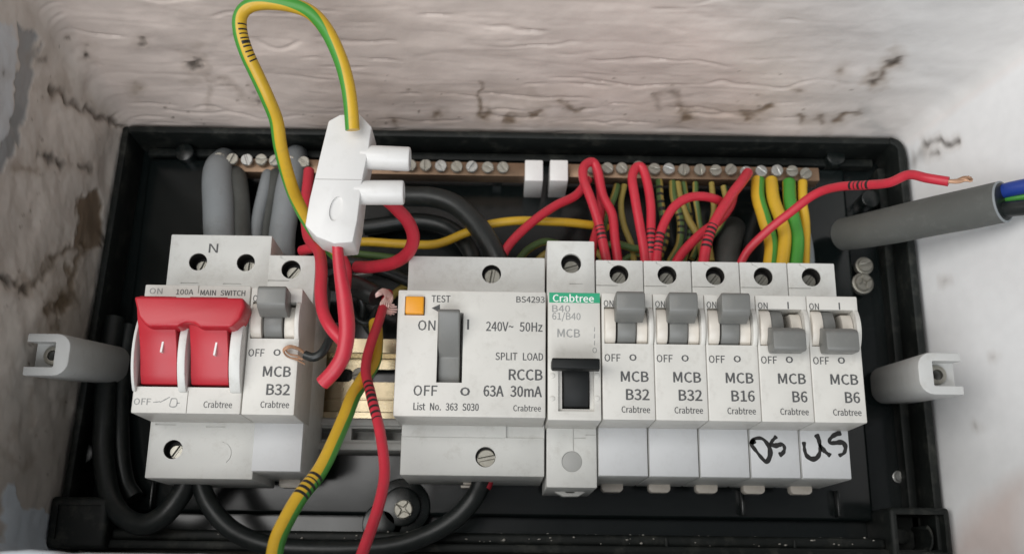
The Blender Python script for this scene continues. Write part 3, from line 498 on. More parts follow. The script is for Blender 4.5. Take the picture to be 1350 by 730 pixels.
    stroke([(100, 324), (76, 336), (52, 362), (34, 384)], 4.2, (0.12, 0.09, 0.06), 0.8); stroke([(0, 366), (18, 376)], 6, DK, 0.8); stroke([(30, 384)], 6, DK, 0.6)
    for ln, w in (([(40, 512), (42, 560)], 3), ([(85, 535), (92, 520)], 4), ([(10, 600), (30, 616), (48, 604)], 3), ([(22, 560), (12, 580)], 3), ([(60, 470), (50, 500)], 2)): stroke(ln, w, LB, 0.2, 4, 0.6)
    patch_poly([(0, 655), (12, 640), (22, 652), (28, 672), (58, 674), (76, 690), (80, 740), (0, 740)], (0.74, 0.80, 0.86), 4, 0.95, -0.5)
    for q, w in (((640, 150), 5), ((672, 156), 6), ((704, 149), 8), ((905, 156), 5), ((896, 146), 4), ((1055, 156), 4), ((1081, 158), 5), ((1110, 94), 5), ((1150, 113), 4), ((1052, 116), 3), ((520, 160), 3), ((575, 152), 3)): stroke([q], w, BR, 0.3)
    stroke([(632, 115), (633, 142)], 1.8, BR); stroke([(742, 138), (756, 147), (770, 144)], 2.4, BR); stroke([(866, 140), (862, 128), (874, 124), (896, 124)], 2.6, (0.12, 0.085, 0.055), 0.4, 4, 0.75)
    stroke([(897, 130), (900, 155)], 2.4, BR, 0.3, 4, 0.5); stroke([(984, 152), (1000, 148), (1012, 138)], 4.5, BR, 0.4); stroke([(1104, 156), (1118, 151), (1132, 149)], 3.5, BR, 0.4)
    stroke([(1152, 108), (1164, 102), (1168, 90), (1180, 78)], 4.0, (0.12, 0.085, 0.06), 0.5); stroke([(1150, 109), (1160, 105)], 5, DK, .4); stroke([(1174, 82), (1183, 77)], 4.5, DK, .4)
    stroke([(1140, 150), (1160, 172), (1175, 185)], 10, (0.50, 0.48, 0.46), 0, 8, 0.7)
    stroke([(1220, 190), (1236, 184), (1248, 187), (1264, 186)], 3.2, DK, 1.0); stroke([(1229, 203), (1233, 202)], 3.4, DK, .6); stroke([(1196, 216), (1208, 200)], 7, (0.33, 0.32, 0.31), 0, 4, 0.8)
    for q in ((1245, 370), (1285, 560), (1310, 470)): stroke([q], 2.6, (0.45, 0.44, 0.43))
    patch_poly([(1300, 655), (1352, 628), (1352, 740), (1240, 740), (1268, 690)], (0.66, 0.55, 0.51), 40, 0.8)  # soft pinkish bounce light tinted into the reveal's colour
    X = X + N[..., 0] * h; Z = Z + N[..., 1] * h
    n, m = X.shape
    V3 = np.stack([X, DD, Z], -1).reshape(-1, 3)
    i = np.arange(n - 1)[:, None] * m; j = np.arange(m)[None, :]; j2 = (j + 1) % m
    F = np.stack([i + j, i + j2, i + m + j2, i + m + j], -1).reshape(-1, 4)
    me = bpy.data.meshes.new("recess_wall")
    me.vertices.add(len(V3)); me.vertices.foreach_set("co", V3.ravel())
    me.loops.add(F.size); me.loops.foreach_set("vertex_index", F.ravel().astype(np.int32))
    me.polygons.add(len(F)); me.polygons.foreach_set("loop_start", np.arange(0, F.size, 4, dtype=np.int32))
    me.update(); me.validate()
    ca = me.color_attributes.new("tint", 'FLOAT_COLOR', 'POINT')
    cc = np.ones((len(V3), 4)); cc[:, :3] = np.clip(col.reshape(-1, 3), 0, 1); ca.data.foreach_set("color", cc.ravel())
    mt = bpy.data.materials.new("old_plaster"); mt.use_nodes = True; nt = mt.node_tree; b = nt.nodes["Principled BSDF"]
    at = nt.nodes.new("ShaderNodeAttribute"); at.attribute_name = "tint"
    tc = nt.nodes.new("ShaderNodeTexCoord"); nz = nt.nodes.new("ShaderNodeTexNoise"); nz.inputs["Scale"].default_value = 170; nz.inputs["Detail"].default_value = 8
    nt.links.new(tc.outputs["Object"], nz.inputs["Vector"])
    mr = nt.nodes.new("ShaderNodeMapRange"); mr.inputs[3].default_value = 0.93; mr.inputs[4].default_value = 1.06; nt.links.new(nz.outputs["Fac"], mr.inputs[0])
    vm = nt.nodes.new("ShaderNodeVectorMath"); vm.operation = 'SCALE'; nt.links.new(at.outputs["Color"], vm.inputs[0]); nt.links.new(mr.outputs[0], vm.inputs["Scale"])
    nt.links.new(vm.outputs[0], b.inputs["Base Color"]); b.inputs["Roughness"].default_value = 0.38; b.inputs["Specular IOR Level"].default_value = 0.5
    bp = nt.nodes.new("ShaderNodeBump"); bp.inputs["Strength"].default_value = 0.14; bp.inputs["Distance"].default_value = 0.0006
    nt.links.new(nz.outputs["Fac"], bp.inputs["Height"]); nt.links.new(bp.outputs[0], b.inputs["Normal"])
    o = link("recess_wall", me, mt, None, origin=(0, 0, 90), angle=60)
    tag(o, "rough stained plaster lining of the wall recess around the black box", "wall", kind="structure")
    bk = MB(); bk.box(-210, 215, -12, -6.5, -40, 230)
    tag(bk.build("recess_back", mat("bare_masonry", (0.25, 0.22, 0.19), 0.9, bump=0.5, bscale=200)), "masonry at the back of the wall recess", "wall", kind="structure")
build_recess()

# ------------------------------------------------------------------ the black enclosure
enc = thing("enclosure", "open black plastic enclosure of the fuse board set in the wall recess", "enclosure", (0, 0, 9))
XL, XR, ZB, ZT = -165.0, 167.0, 8.8, 178.6
MB().box(XL + 2, XR - 2, -1, 1.0, ZB + 2, ZT - 2).box(-152, 146, 0.9, 8, 22.5, 170, bev=1.6, seg=3).build("back_panel", M["panel"], enc)
MB().prism([(XL, ZB), (XL + 3, ZB), (XL + 8.5, ZT), (XL + 5.5, ZT)], 0, 21, 'd', bev=0.9).build("side_wall", M["rim"], enc)
MB().prism([(XR - 3.2, ZB), (XR, ZB), (XR, ZT - 5)] + [(XR - 6 + 6 * math.cos(a), ZT - 6 + 6 * math.sin(a)) for a in np.linspace(0.1, 1.5, 8)] + [(XR - 6, ZT), (XR - 6, ZT - 3.2)] + [(XR - 6 + 2.8 * math.cos(a), ZT - 6 + 2.8 * math.sin(a)) for a in np.linspace(1.5, 0.1, 6)], 0, 22.4, 'd', bev=0.6).box(XR - 7, XR - 3.2, 0, 8, ZB + 4, ZT - 8, bev=0.8).build("side_wall", M["rim"], enc)
MB().box(XL + 8.3, XR - 5.4, 0, 22, ZT - 3.1, ZT - .1, bev=0.9).box(XL + 12, XR - 8, 0, 7, ZT - 7, ZT - 3.4, bev=0.8).build("top_wall", M["rim"], enc)
lip = MB().box(XL + 1, XR - 1, 0, 23, ZB, ZB + 3.2, bev=0.9).box(XL + 20, XR - 22, 4, 21, ZB + 3, 16.0, bev=1.4, seg=3)
for x in (62, 110): lip.box(x, x + 1.2, 19, 21.6, ZB + 2.6, 15.2, bev=0.4)
lip.build("bottom_wall", M["rim"], enc)
for sx in (0, 1):                                              # corner pockets for the lid screws
    x0, x1 = ((XL - 0.6, XL + 21) if sx == 0 else (XR - 22, XR + 0.6))
    c = MB(); c.box(x0, x1, 0, 27, ZB - 0.5, 27, bev=1.6, seg=3)
    k = MB(); k.box(x0 + 2.4, x1 - 2.4, 8, 40, ZB + 2, 24.4)
    if sx == 0: k = MB(); k.box(x0 + 3, x1 - 3, 25.8, 40, ZB + 3, 24); c = cut(c, k); c.build("corner_pocket", M["rim"], enc); continue
    o = cut(c, k)
    o.cyl(((x0 + x1) / 2 - 3, 6, 17), ((x0 + x1) / 2 - 3, 15, 17), 3, bev=0.5)
    o.prism([((x0 + x1) / 2 + 3 + 2.6 * math.cos(a) * r, 16 + 5 * math.sin(a) * r) for r, rr in ((1, 0), (0.72, 1)) for a in (np.linspace(-1.3, 1.3, 9) if not rr else np.linspace(1.3, -1.3, 9))], 8, 24, 'd', bev=0.2, seg=1)
    o.build("corner_pocket", M["rim"], enc)
B = lambda m_: m_.build("moulded_boss", M["black"], enc)          # knock-out bosses and ribs moulded into the back
for (u, v, r) in ((530, 668, 11.0), (505, 690, 8.0)):
    x, _, z = P(u, v, 8); B(MB().cyl((x, 7, z), (x, 9.2, z), r, 48, bev=0.7).cyl((x, 9, z), (x, 11.5, z), r * 0.68, 40, bev=0.7))
for u in (975, 1100, 200): x = PX(u, 665, 8); B(MB().box(x, x + 1.2, 7.5, 12, 24, 34, bev=0.4))
for u, v in ((250, 210), (1095, 215), (1140, 270), (120, 600)):
    x, _, z = P(u, v, 4); B(MB().cyl((x, 0, z), (x, 12, z), 4, 32, bev=0.6))
for (u, v, d, r, kd, m) in ((532, 671, 11.4, 3.6, 'phillips', 'steel'), (508, 689, 9.4, 3.2, 'phillips', 'steel'), (1138, 373, 8.2, 3.6, 'phillips', 'steel'), (1140, 350, 8.0, 3.0, 'slot', 'steel'), (1185, 628, 1.2, 2.0, 'slot', 'bsteel')):
    x, _, z = P(u, v, d)
    MB().cyl((x, d - 3, z), (x, d, z), r * 1.25, bev=0.3).screw(x, d, z, r, 1.7, random.uniform(0, 3), kd, 0.24).build("fixing_screw", M[m], enc)

# ------------------------------------------------------------------ lid posts at either side
def post(base, front, label, flip):
    t = thing("lid_post", label, "post", base, "pale grey lid fixing posts at the sides of the enclosure")
    b0, f0 = Vector(base), Vector(front); ax = (f0 - b0)
    me = MB()
    W, Hh = 7.6, 7.4
    sec = [(-W, -Hh), (-W, Hh)] + [(W - 5 + 5 * math.cos(a), Hh - 5 + 5 * math.sin(a)) for a in np.linspace(math.pi / 2, 0, 6)] + [(W - 5 + 5 * math.cos(a), -Hh + 5 + 5 * math.sin(a)) for a in np.linspace(0, -math.pi / 2, 6)]
    if flip: sec = [(-a, b) for a, b in sec]
    L = 65.0
    me.prism(sec, 0, L, 'd', bev=0.7)
    k = MB(); s = -1 if not flip else 1
    k.box(min(s * 12, -s * 2.6), max(s * 12, -s * 2.6), L - 9, L + 4, -4.4, 4.4, bev=0.5)
    k.cyl((-s * -1.2, L - 40, 0), (-s * -1.2, L + 3, 0), 1.9, 20)
    r = cut(me, k)
    for v in r.bm.verts:                                        # lean along the axis
        f = v.co.y / L; v.co = Vector((b0.x + v.co.x + ax.x * f, b0.y + ax.y * f, b0.z + v.co.z + ax.z * f))
    r.build("post", M["post"], t)
    q = b0 + ax * ((L - 8.8) / L) + Vector((s * 1.2, 0, 0))
    sc = MB(); sc.cyl((q.x, q.y - 0.5, q.z), (q.x, q.y + 1.4, q.z), 3.3, 32, bev=0.3)
    kk = MB(); kk.cyl((q.x, q.y - 3, q.z), (q.x, q.y + 4, q.z), 1.9, 24)
    cut(sc, kk).build("threaded_insert", M["steel"], t)
post(P(152, 482, 5), P(62, 467, 70), "pale grey lid post with an open fork end beside the stained plaster", False)
post(P(1172, 508, 5), P(1240, 492, 70), "pale grey lid post with round screw hole beside the smooth white reveal", True)

# ------------------------------------------------------------------ rail and the strip under it
def profile_strip(path, th):
    """closed outline of a bent sheet from an open (d, z) path"""
    a = list(path); return a + [(d + th, z) for d, z in reversed(a)]
rail = thing("mounting_rail", "yellowish zinc plated rail behind the breakers, seen in the gap", "rail", (0, 8, 72))
hat = [(20.6, 89.5), (20.6, 84.6), (13.2, 84.0), (13.2, 60.0), (20.6, 59.4), (20.6, 54.5)]
rs = MB().prism([(d, z) for d, z in hat] + [(22.0, 54.5), (22.0, 60.6), (14.6, 61.2), (14.6, 82.8), (22.0, 83.4), (22.0, 89.5)], -119, 119, 'x', bev=0.3, seg=1)
sl = MB()
for u in (446, 508): x = PX(u, 468, 14); sl.prism([(x + sx_ * 4 + 2.6 * math.cos(a), 76 + 2.6 * math.sin(a)) for sx_, a0 in ((1, -math.pi / 2), (-1, math.pi / 2)) for a in np.linspace(a0, a0 + math.pi, 10)], 8, 18)
cut(rs, sl).build("rail_strip", M["zinc"], rail)
MB().box(-119, 119, 13.8, 15.4, 66.2, 66.9, bev=0.15, seg=1).build("rail_crease", M["zinc"], rail)
for x in (-112, -60, 30, 112): MB().box(x - 5, x + 5, 7.8, 13.1, 62, 82, bev=0.5).build("rail_foot", M["black"], rail)
for u in (476,):
    x = PX(u, 462, 15); MB().screw(x, 14.7, 72 + 4, 3.0, 1.6, 0.4).build("rail_screw", M["steel"], rail)
bus = thing("busbar_cover", "grey plastic busbar cover with dark slots below the zinc rail", "cover", (-50, 20, 50))
bb = MB(); bb.box(-70, 14, 10, 24.5, 45.2, 57.8, bev=0.6).box(-70, 14, 24, 26.2, 45.4, 48.2, bev=0.4).box(-70, 14, 24, 25.6, 54.6, 57.2, bev=0.4)
kk = MB()
for i in range(5): kk.box(-71.5 + i * 12.6 + 2.3, -71.5 + i * 12.6 + 11.2, 15, 40, 49.4, 53.8)
cut(bb, kk).build("cover_body", mat("dull_grey_plastic", (0.42, 0.42, 0.40), 0.5, dirt=DUST, dirt_amt=0.5), bus)

# ------------------------------------------------------------------ breakers
PITCH, ZC = 17.55, 72.0
X5 = 33.7                                                       # left edge of the first of the five
NF, TF = 78.0, 58.0                                             # front of the nose, front of the terminals
def well(parent, x, z, r, d_face, depth, screw_r, ang, m="steel"):
    MB().cyl((x, d_face - depth - 2, z), (x, d_face - depth, z), r + 0.02, 32).build("well_shade", M["well"], parent)
    MB().screw(x + 0.3, d_face - depth + 0.01, z - 0.5, screw_r, 1.8, ang, 'slot', 0.3).build("terminal_screw", M[m], parent)
def shade_liner(parent, x, z, r, d_face, depth):  # dark sleeve added so the white hole looks deep in shade
    t = bmesh.new(); n = 32; a = [t.verts.new((x + r * math.cos(q), d_face - depth, z + r * math.sin(q))) for q in np.linspace(0, 2 * math.pi, n, endpoint=False)]
    c = [t.verts.new((x + r * math.cos(q), d_face - 0.6, z + r * math.sin(q))) for q in np.linspace(0, 2 * math.pi, n, endpoint=False)]
    for i in range(n): t.faces.new((a[i], c[i], c[(i + 1) % n], a[(i + 1) % n]))
    m = MB(); m.bm.free(); m.bm = t; m.build("hole_shade", M["well"], parent)

def arc_profile(cd_, cz_, r, a0, a1, n=14): return [(cd_ + r * math.cos(a), cz_ + r * math.sin(a)) for a in np.linspace(a0, a1, n)]

def mcb_body(root, x0, seed):
    b = MB().box(x0 + .12, x0 + 17.43, 22, TF, 33.8, 111.8, bev=0.45)
    k = MB(); hx, hz = x0 + 8.6, 106.4
    k.cyl((hx, TF - 9, hz), (hx, TF + 3, hz), 3.5, 32)
    k.box(x0 - 1, x0 + 8.2, TF - 0.6, TF + 1, 101.9, 102.25)
    k.prism([(x0 + 4.2, 113), (x0 + 4.5, 113), (x0 + 4.9, 111), (x0 + 6.6, 110.1), (x0 + 7.2, 109.2), (x0 + 6.9, 109.1), (x0 + 6.3, 109.75), (x0 + 4.6, 110.7)], TF - 0.5, TF + 1)
    cut(b, k).build("housing", M["white"], root)
    shade_liner(root, hx, hz, 3.46, TF, 9); well(root, hx, hz, 3.4, TF, 6.0, 2.7, 0.9 + seed, "steel")
    MB().box(x0 + .35, x0 + 17.2, TF - 0.4, TF + 0.9, 34.0, 51.5, bev=0.3).build("label_cover", M["label"], root)
    MB().prism([(x0 + 4, 34.5), (x0 + 4, 31.9), (x0 + 5, 30.9), (x0 + 11, 30.9), (x0 + 12, 31.9), (x0 + 12, 34.5)], 25, 30, 'd', bev=0.4).build("rail_clip", M["ivory"], root)
PKT0, PKT1 = 76.1, 88.9
def mcb_nose(root, x0):
    b = MB().box(x0 + .06, x0 + 17.49, 50, NF, 50.4, 93.8, bev=0.5)
    k = MB(); k.box(x0 + 0.9, x0 + 15.7, 68, 90, PKT0, PKT1)
    n = cut(b, k)
    n.prism(arc_profile(70.5, 82.3, 10.0, -0.75, 0.75) , x0 + 15.75, x0 + 17.4, 'x', bev=0.4)   # rounded ear
    n.build("front_moulding", M["cream"], root)
    MB().prism([(68, 76.2), (76.5, 76.2)] + arc_profile(71.2, 82.6, 8.9, -0.66, 0.66) + [(76.5, 88.8), (68, 88.8)], x0 + 0.95, x0 + 4.7, 'x', bev=0.5).prism(
        [(68, 76.2)] + arc_profile(69.5, 82.0, 8.4, -0.7, 0.75) + [(68, 88.8)], x0 + 11.9, x0 + 15.6, 'x', bev=0.4).build("cheek", M["ivory"], root)
def mcb_toggle(root, x0, on):
    m = MB()
    drum = [(68.5, 76.4)] + arc_profile(72, 82.5, 7.4, -0.95, 0.95) + [(68.5, 88.6)]
    m.prism(drum, x0 + (5.3 if on else 4.4), x0 + (11.5 if on else 9.0), 'x', bev=0.35)
    if on: tab = [(76, 84.0), (80.5, 82.8), (85.4, 84.6), (86.6, 86.0), (86.9, 91.2), (86.0, 92.2), (79, 91.9), (78.3, 90.0), (78.2, 88.6), (76, 87.5)]
    else: tab = [(76, 81.0), (80.2, 82.0), (85.0, 80.4), (86.4, 79.2), (86.6, 73.6), (85.6, 72.7), (79.0, 73.2), (78.3, 75.0), (78.2, 76.4), (76, 77.5)]
    e0, e1 = (PX(812.5, 405, 86) - X5, PX(850.5, 405, 86) - X5) if on else (PX(1020, 458, 86) - X5 - 3 * PITCH, PX(1063.5, 458, 86) - X5 - 3 * PITCH)
    m.prism(tab, x0 + e0, x0 + e1, 'x', bev=0.5)
    m.build("toggle", M["grey"], root)
def mcb_print(root, x0, rating):
    t = bmesh.new(); d = NF
    L = lambda u, v: (PX(u, v, NF) - X5 + x0, PZ(u, v, NF))
    def T(s, u, v, hpx, wpx, al='r', mi=0, b=0.06): x, z = L(u, v); text_mesh(t, s, x, z, hpx * 0.262, d, wpx * 0.254, al, mi, b)
    T("ON", 796, 404, 8.5, 13, 'l'); T("OFF", 797, 476, 9.5, 21, 'l'); T("O", 830, 475, 8, 9, 'l', b=0.18)
    T("MCB", 855, 503, 13, 36, b=0.12); T(rating, 856, 527, 13.5, 30 if len(rating) == 3 else 19, b=0.12)
    T("Crabtree", 857, 544, 8, 37, b=0.08)
    if rating == "B6":
        x, z = L(836, 404); text_mesh(t, "I", x, z, 2.4, d, None, 'c', 0, 0.1)
    me = bpy.data.meshes.new("printed_lettering"); t.to_mesh(me); t.free()
    link("printed_lettering", me, [M["print"]], root, smooth=False)
GRP = "single breakers in a row on the rail"
labels5 = ["breaker marked B32 with its grey toggle up beside the tall green banded breaker",
           "breaker marked B32 with grey toggle up, between the other B32 and the B16",
           "breaker marked B16 with its grey toggle up",
           "breaker marked B6 switched off, DS handwritten on its lower cover",
           "breaker marked B6 switched off, US handwritten on its cover at the row end"]
def make_mcb(x0, label, rating, on, seed):
    r = thing("circuit_breaker", label, "circuit breaker", (x0, 22, ZC), GRP)
    mcb_body(r, x0, seed); mcb_nose(r, x0); mcb_toggle(r, x0, on); mcb_print(r, x0, rating)
    return r
first = make_mcb(X5, labels5[0], "B32", True, 0.0)
mcbs = [first]
for i in range(1, 5):
    x = X5 + i * PITCH; rating = ("B32", "B32", "B16", "B6", "B6")[i]
    r = bpy.data.objects.new("circuit_breaker", None); C.objects.link(r); r.empty_display_size = 0.01
    r.location = (x * S, -22 * S, ZC * S); ORG[r.name] = (x, 22, ZC); tag(r, labels5[i], "circuit breaker", GRP)
    for ch in list(first.children):
        nm = ch.name.split('.')[0]
        if nm == "printed_lettering" or (nm == "toggle" and i >= 3): continue
        c = ch.copy(); C.objects.link(c); c.parent = r
        if nm == "terminal_screw": c.rotation_euler = (0, 0, 0)
    if i >= 3: mcb_toggle(r, x, False)
    mcb_print(r, x, rating); mcbs.append(r)
XLM = -85.55
rl = bpy.data.objects.new("circuit_breaker", None); C.objects.link(rl); rl.location = (XLM * S, -22 * S, ZC * S); ORG[rl.name] = (XLM, 22, ZC); rl.empty_display_size = 0.01
tag(rl, "breaker marked B32 standing alone beside the red main switch", "circuit breaker", GRP)
for ch in list(first.children):
    if ch.name.split('.')[0] == "printed_lettering": continue
    c = ch.copy(); C.objects.link(c); c.parent = rl
mcb_print(rl, XLM, "B32")
# marker pen on two covers
def pen(root, strokes):
    m = MB()
    for s in strokes: m.ribbon([(PX(850 + a / 3.843, 460 + b_ / 3.843, TF + .9), PZ(850 + a / 3.843, 460 + b_ / 3.843, TF + .9)) for a, b_ in s], 1.45, TF + 0.9)
    m.build("handwriting", M["ink"], root, smooth=False)
pen(mcbs[3], [[(560, 462), (540, 478), (560, 510), (612, 568), (634, 540), (632, 500), (610, 465), (585, 450), (552, 456), (540, 480)], [(668, 440), (645, 465), (640, 480), (662, 488), (695, 482), (708, 500), (700, 525), (680, 536)]])
pen(mcbs[4], [[(806, 468), (810, 510), (822, 540), (850, 556), (876, 545), (888, 510), (882, 460), (868, 430)], [(884, 480), (910, 515), (942, 540)], [(995, 422), (962, 434), (938, 455), (938, 474), (965, 474), (1000, 472), (1016, 492), (1010, 524), (982, 540)]])

# --- main switch
ms = thing("main_switch", "double width main switch with a wide red rocker lever", "switch", (-103, 22, ZC))
xa, xb = -121.6, -85.8
b = MB().box(xa, xb + 1.1, 22, TF, 31.2, 119.2, bev=0.5)
k = MB(); H = []
for (u, v) in ((261, 345), (324, 346), (228, 592)):
    x, _, z = P(u, v, TF); H.append((x, z)); k.cyl((x, TF - 10, z), (x, TF + 3, z), 3.3, 32)
cx_, _, cz_ = P(290, 597, TF)
k.prism([(cx_ + 4.0 * math.cos(a), cz_ + 4.0 * math.sin(a)) for a in np.linspace(-0.9, 1.4, 14)] + [(cx_ + 3.8 * math.cos(a), cz_ + 3.8 * math.sin(a)) for a in np.linspace(1.4, -0.9, 14)], TF - 0.35, TF + 1)
for (u0, u1, v) in ((238, 262, 373), (294, 318, 374), (205, 232, 559), (272, 297, 562)):
    x0_, _, z0_ = P(u0, v, TF); x1_ = PX(u1, v, TF); k.box(x0_, x1_, TF - 0.5, TF + 1, z0_ - 0.2, z0_ + 0.2)
cut(b, k).build("housing", M["white"], ms)
for i, (x, z) in enumerate(H):
    shade_liner(ms, x, z, 3.26, TF, 10); well(ms, x, z, 3.2, TF, 7.0 if i < 2 else 5.0, 2.4, (1.2, 1.5, 1.0)[i], "steel")
b = MB().box(xa - .1, xb, 50, NF, 50.5, 94.4, bev=0.5)
k = MB(); legs = [(PX(190, 460, NF) + .0, PX(238, 460, NF)), (PX(256, 460, NF), PX(305, 460, NF))]
zlo, zhi = PZ(240, 510, NF), PZ(240, 412, NF)
for a, c in legs: k.box(a - 1.3, c + 1.2, 64, 95, zlo, zhi)
k.box(-103.6, -103.3, NF - .5, 90, 49, zlo - 1.2); k.box(-103.6, -103.3, NF - .5, 90, 91.5, 97)
cut(b, k).build("front_moulding", M["cream"], ms)
ck = MB(); zm = (zlo + zhi) / 2
for a, c in ((xa - .1, legs[0][0] - 1.0), (legs[0][1] + 0.9, legs[1][0] - 1.0), (legs[1][1] + 0.9, xb - 0.1)):
    ck.prism(arc_profile(62.5, zm - 0.5, 21.5, -0.71, 0.71, 22) + [(77.0, zhi + 1.5), (77.0, zlo - 1.5)], a, c, 'x', bev=0.45)
ck.build("cheek", M["white"], ms)
rk = MB()
for a, c in legs:
    rk.prism([(66, zlo + 1), (77.4, zlo + 1), (79.2, zlo + 4), (80.8, zm - 4), (82.4, zm), (84.6, zm + 4), (87.0, zm + 7), (89.0, zhi - 1.5), (89.6, zhi + 1), (88, zhi + 3), (70, zhi + 1)], a, c, 'x', bev=0.3)
bar_d = 90.0
def bz(u, v): p = P(u, v, bar_d); return (p[0], p[2])
outline = [bz(176, 390), bz(321, 392), bz(322.5, 404), bz(317, 419), bz(306, 429), bz(303, 431), bz(262, 431), bz(256, 426), bz(244, 424), bz(238, 427), bz(235, 430), bz(194, 430), bz(190, 427), bz(182, 417)]
rk.prism(outline, 79.5, bar_d, 'd', bev=1.0, seg=3)
rk.build("rocker_lever", M["red"], ms)
t = bmesh.new()
def TT(s, u, v, hpx, wpx, al='l', mi=0, b=0.06, d=NF): p = P(u, v, d); text_mesh(t, s, p[0], p[2], hpx * 0.262 * (343 / 343), d, wpx * 0.253 if wpx else None, al, mi, b)
TT("ON", 197, 387, 7.5, 17, mi=1); TT("100A", 232, 388, 7, 23); TT("MAIN SWITCH", 264, 389, 7, 60, b=0.1);
TT("OFF", 176, 533, 8, 22, mi=1); TT("Crabtree", 268, 537, 8, 37, mi=0); TT("N", 275, 333, 13, 13, d=TF, b=0.05)
for pts in ([(202, 530), (211, 529)], [(211, 530), (224, 523)], [(226, 525), (224, 535), (232, 535), (233, 526), (226, 525)], [(233, 531), (237, 531)]):
    q = MB(); q.ribbon([(PX(u, v, NF), PZ(u, v, NF)) for u, v in pts], 0.34, NF, mi=1); me = q.mesh(); t.from_mesh(me)
me = bpy.data.meshes.new("printed_lettering"); t.to_mesh(me); t.free(); link("printed_lettering", me, [M["print"], M["lprint"]], ms, smooth=False)["kind"] = "stuff"
mk = MB()
for (u, v) in ((214, 455), (284, 459)):
    x, _, z = P(u, v, 83.0); mk.box(x - .3, x + .3, 81, 83.2, z - 2.3, z + 2.3, rot=0.1)
mk.build("lever_mark", M["wprint"], ms)

# --- residual current breaker
rc = thing("residual_current_breaker", "wide white breaker with an orange test button and grey lever", "circuit breaker", (-10, 22, ZC))
xa, xb = -34.4, 15.3
b = MB().box(xa, xb, 22, TF, 33.4, 112.3, bev=0.5)
k = MB(); H = []
for (u, v) in ((648, 361), (640, 602)):
    x, _, z = P(u, v, TF); H.append((x, z)); k.cyl((x, TF - 9, z), (x, TF + 3, z), 3.5, 36)
x0_, _, z0_ = P(667, 577, TF); k.box(x0_, xb + 1, TF - 1.0, TF + 1, z0_, 52)
k.box(xa - 1, x0_ - 0.2, TF - 0.35, TF + 1, z0_ - 0.12, z0_ + 0.12)
cut(b, k).build("housing", M["white"], rc)
shade_liner(rc, H[0][0], H[0][1], 3.46, TF, 9); well(rc, H[0][0], H[0][1], 3.4, TF, 4.0, 3.0, 1.4, "steel")
well(rc, H[1][0], H[1][1], 3.45, TF, 2.0, 3.15, 0.2, "steel")
xa, xb = -35.5, 14.8
b = MB().box(xa, xb, 50, NF, 50.6, 93.8, bev=0.5)
k = MB(); sx0, sx1, sz0, sz1 = PX(575, 500, NF), PX(609, 500, NF), PZ(590, 504, NF), PZ(590, 412, NF)
k.box(sx0, sx1, 66, 90, sz0, sz1)
tx, _, tz = P(547, 403, NF); k.box(tx - 3.4, tx + 3.4, 70, 90, tz - 3.3, tz + 3.3)
cut(b, k).build("front_moulding", M["cream"], rc)
MB().box(tx - 3.1, tx + 3.1, 70, NF + 1.6, tz - 3.0, tz + 3.0, bev=0.5, seg=3).build("test_button", M["orange"], rc)
MB().prism([(66, sz0 + .3), (74.5, sz0 + .3), (75.5, sz0 + 9), (79.5, sz0 + 12.5), (84.0, sz1 - 4.0), (85.2, sz1 - 1.5), (84.2, sz1 - 0.3), (78, sz1 - .2), (66, sz1 - .2)], sx0 + .35, sx1 - 1.0, 'x', bev=0.5, seg=3).build("lever", M["grey"], rc)
t = bmesh.new()
TT("TEST", 569, 398, 9, 25, b=0.08); TT("BS4293", 718, 399, 8, 38, 'r', b=0.08); TT("ON", 551, 435, 13, 23, b=0.06); TT("I", 617, 434, 13, None, 'c', b=0.1)
TT("240V~ 50Hz", 715, 437, 12, 75, 'r', b=0.08); TT("SPLIT LOAD", 716, 475, 9.5, 63, 'r', b=0.08); TT("RCCB", 715, 501, 13.5, 44, 'r', b=0.12)
TT("OFF", 545, 521, 13, 31, b=0.06); TT("O", 613, 521, 10, 12, 'c', b=0.2); TT("63A 30mA", 714, 523, 13.5, 76, 'r', b=0.12)
TT("List No. 363 S030", 545, 540, 9, 85, b=0.1); TT("Crabtree", 713, 542, 7.5, 36, 'r', b=0.08)
m_ = MB(); m_.ribbon([(PX(571, 406, NF), PZ(571, 406, NF)), (PX(580, 406, NF), PZ(580, 406, NF))], 0.1, NF)
me = m_.mesh(); t.from_mesh(me)
v3 = [t.verts.new((PX(u, v, NF), NF + .05, PZ(u, v, NF))) for u, v in ((569, 406), (580, 401), (580, 412))]
f = t.faces.new(v3); f.normal_update()
if f.normal.y < 0: f.normal_flip()
me = bpy.data.meshes.new("printed_lettering"); t.to_mesh(me); t.free(); link("printed_lettering", me, [M["print"], M["lprint"]], rc, smooth=False)
x, _, z = P(620, 634, 30)
MB().box(x - 2.6, x + 2.6, 26, 32, z - 1.4, z + 2.5, bev=0.3).box(x - 3.4, x + 2.4, 28, 33, z - 2.6, z - 1.7, bev=0.2).build("rail_clip", M["ivory"], rc)

# --- tall single breaker with the green band
ro = thing("tall_breaker", "tall single breaker with a green band and black toggle between the wide and narrow ones", "circuit breaker", (24.5, 22, ZC))
xa, xb = 16.0, 33.4
b = MB().box(xa, xb, 22, TF + .8, 29.8, 118.7, bev=0.5)
k = MB(); x, _, z = P(753, 347, TF + .8); hx, hz = x, z
k.cyl((x, TF - 9, z), (x, TF + 3, z), 3.7, 36)
for (u0, u1, v) in ((751, 768, 374), (756, 772, 577), (772, 790, 573)):
    x0_, _, z0_ = P(u0, v, TF + .8); k.box(x0_, PX(u1, v, TF + .8), TF + .3, TF + 2, z0_ - .15, z0_ + .15)
x0_ = PX(756, 590, TF + .8); k.box(x0_ - .15, x0_ + .15, TF + .3, TF + 2, PZ(756, 600, TF), 52)
cx_, _, cz_ = P(754, 608, TF + .8); k.cyl((cx_, TF + .2, cz_), (cx_, TF + 3, cz_), 3.55, 40)
cut(b, k).build("housing", M["white"], ro)
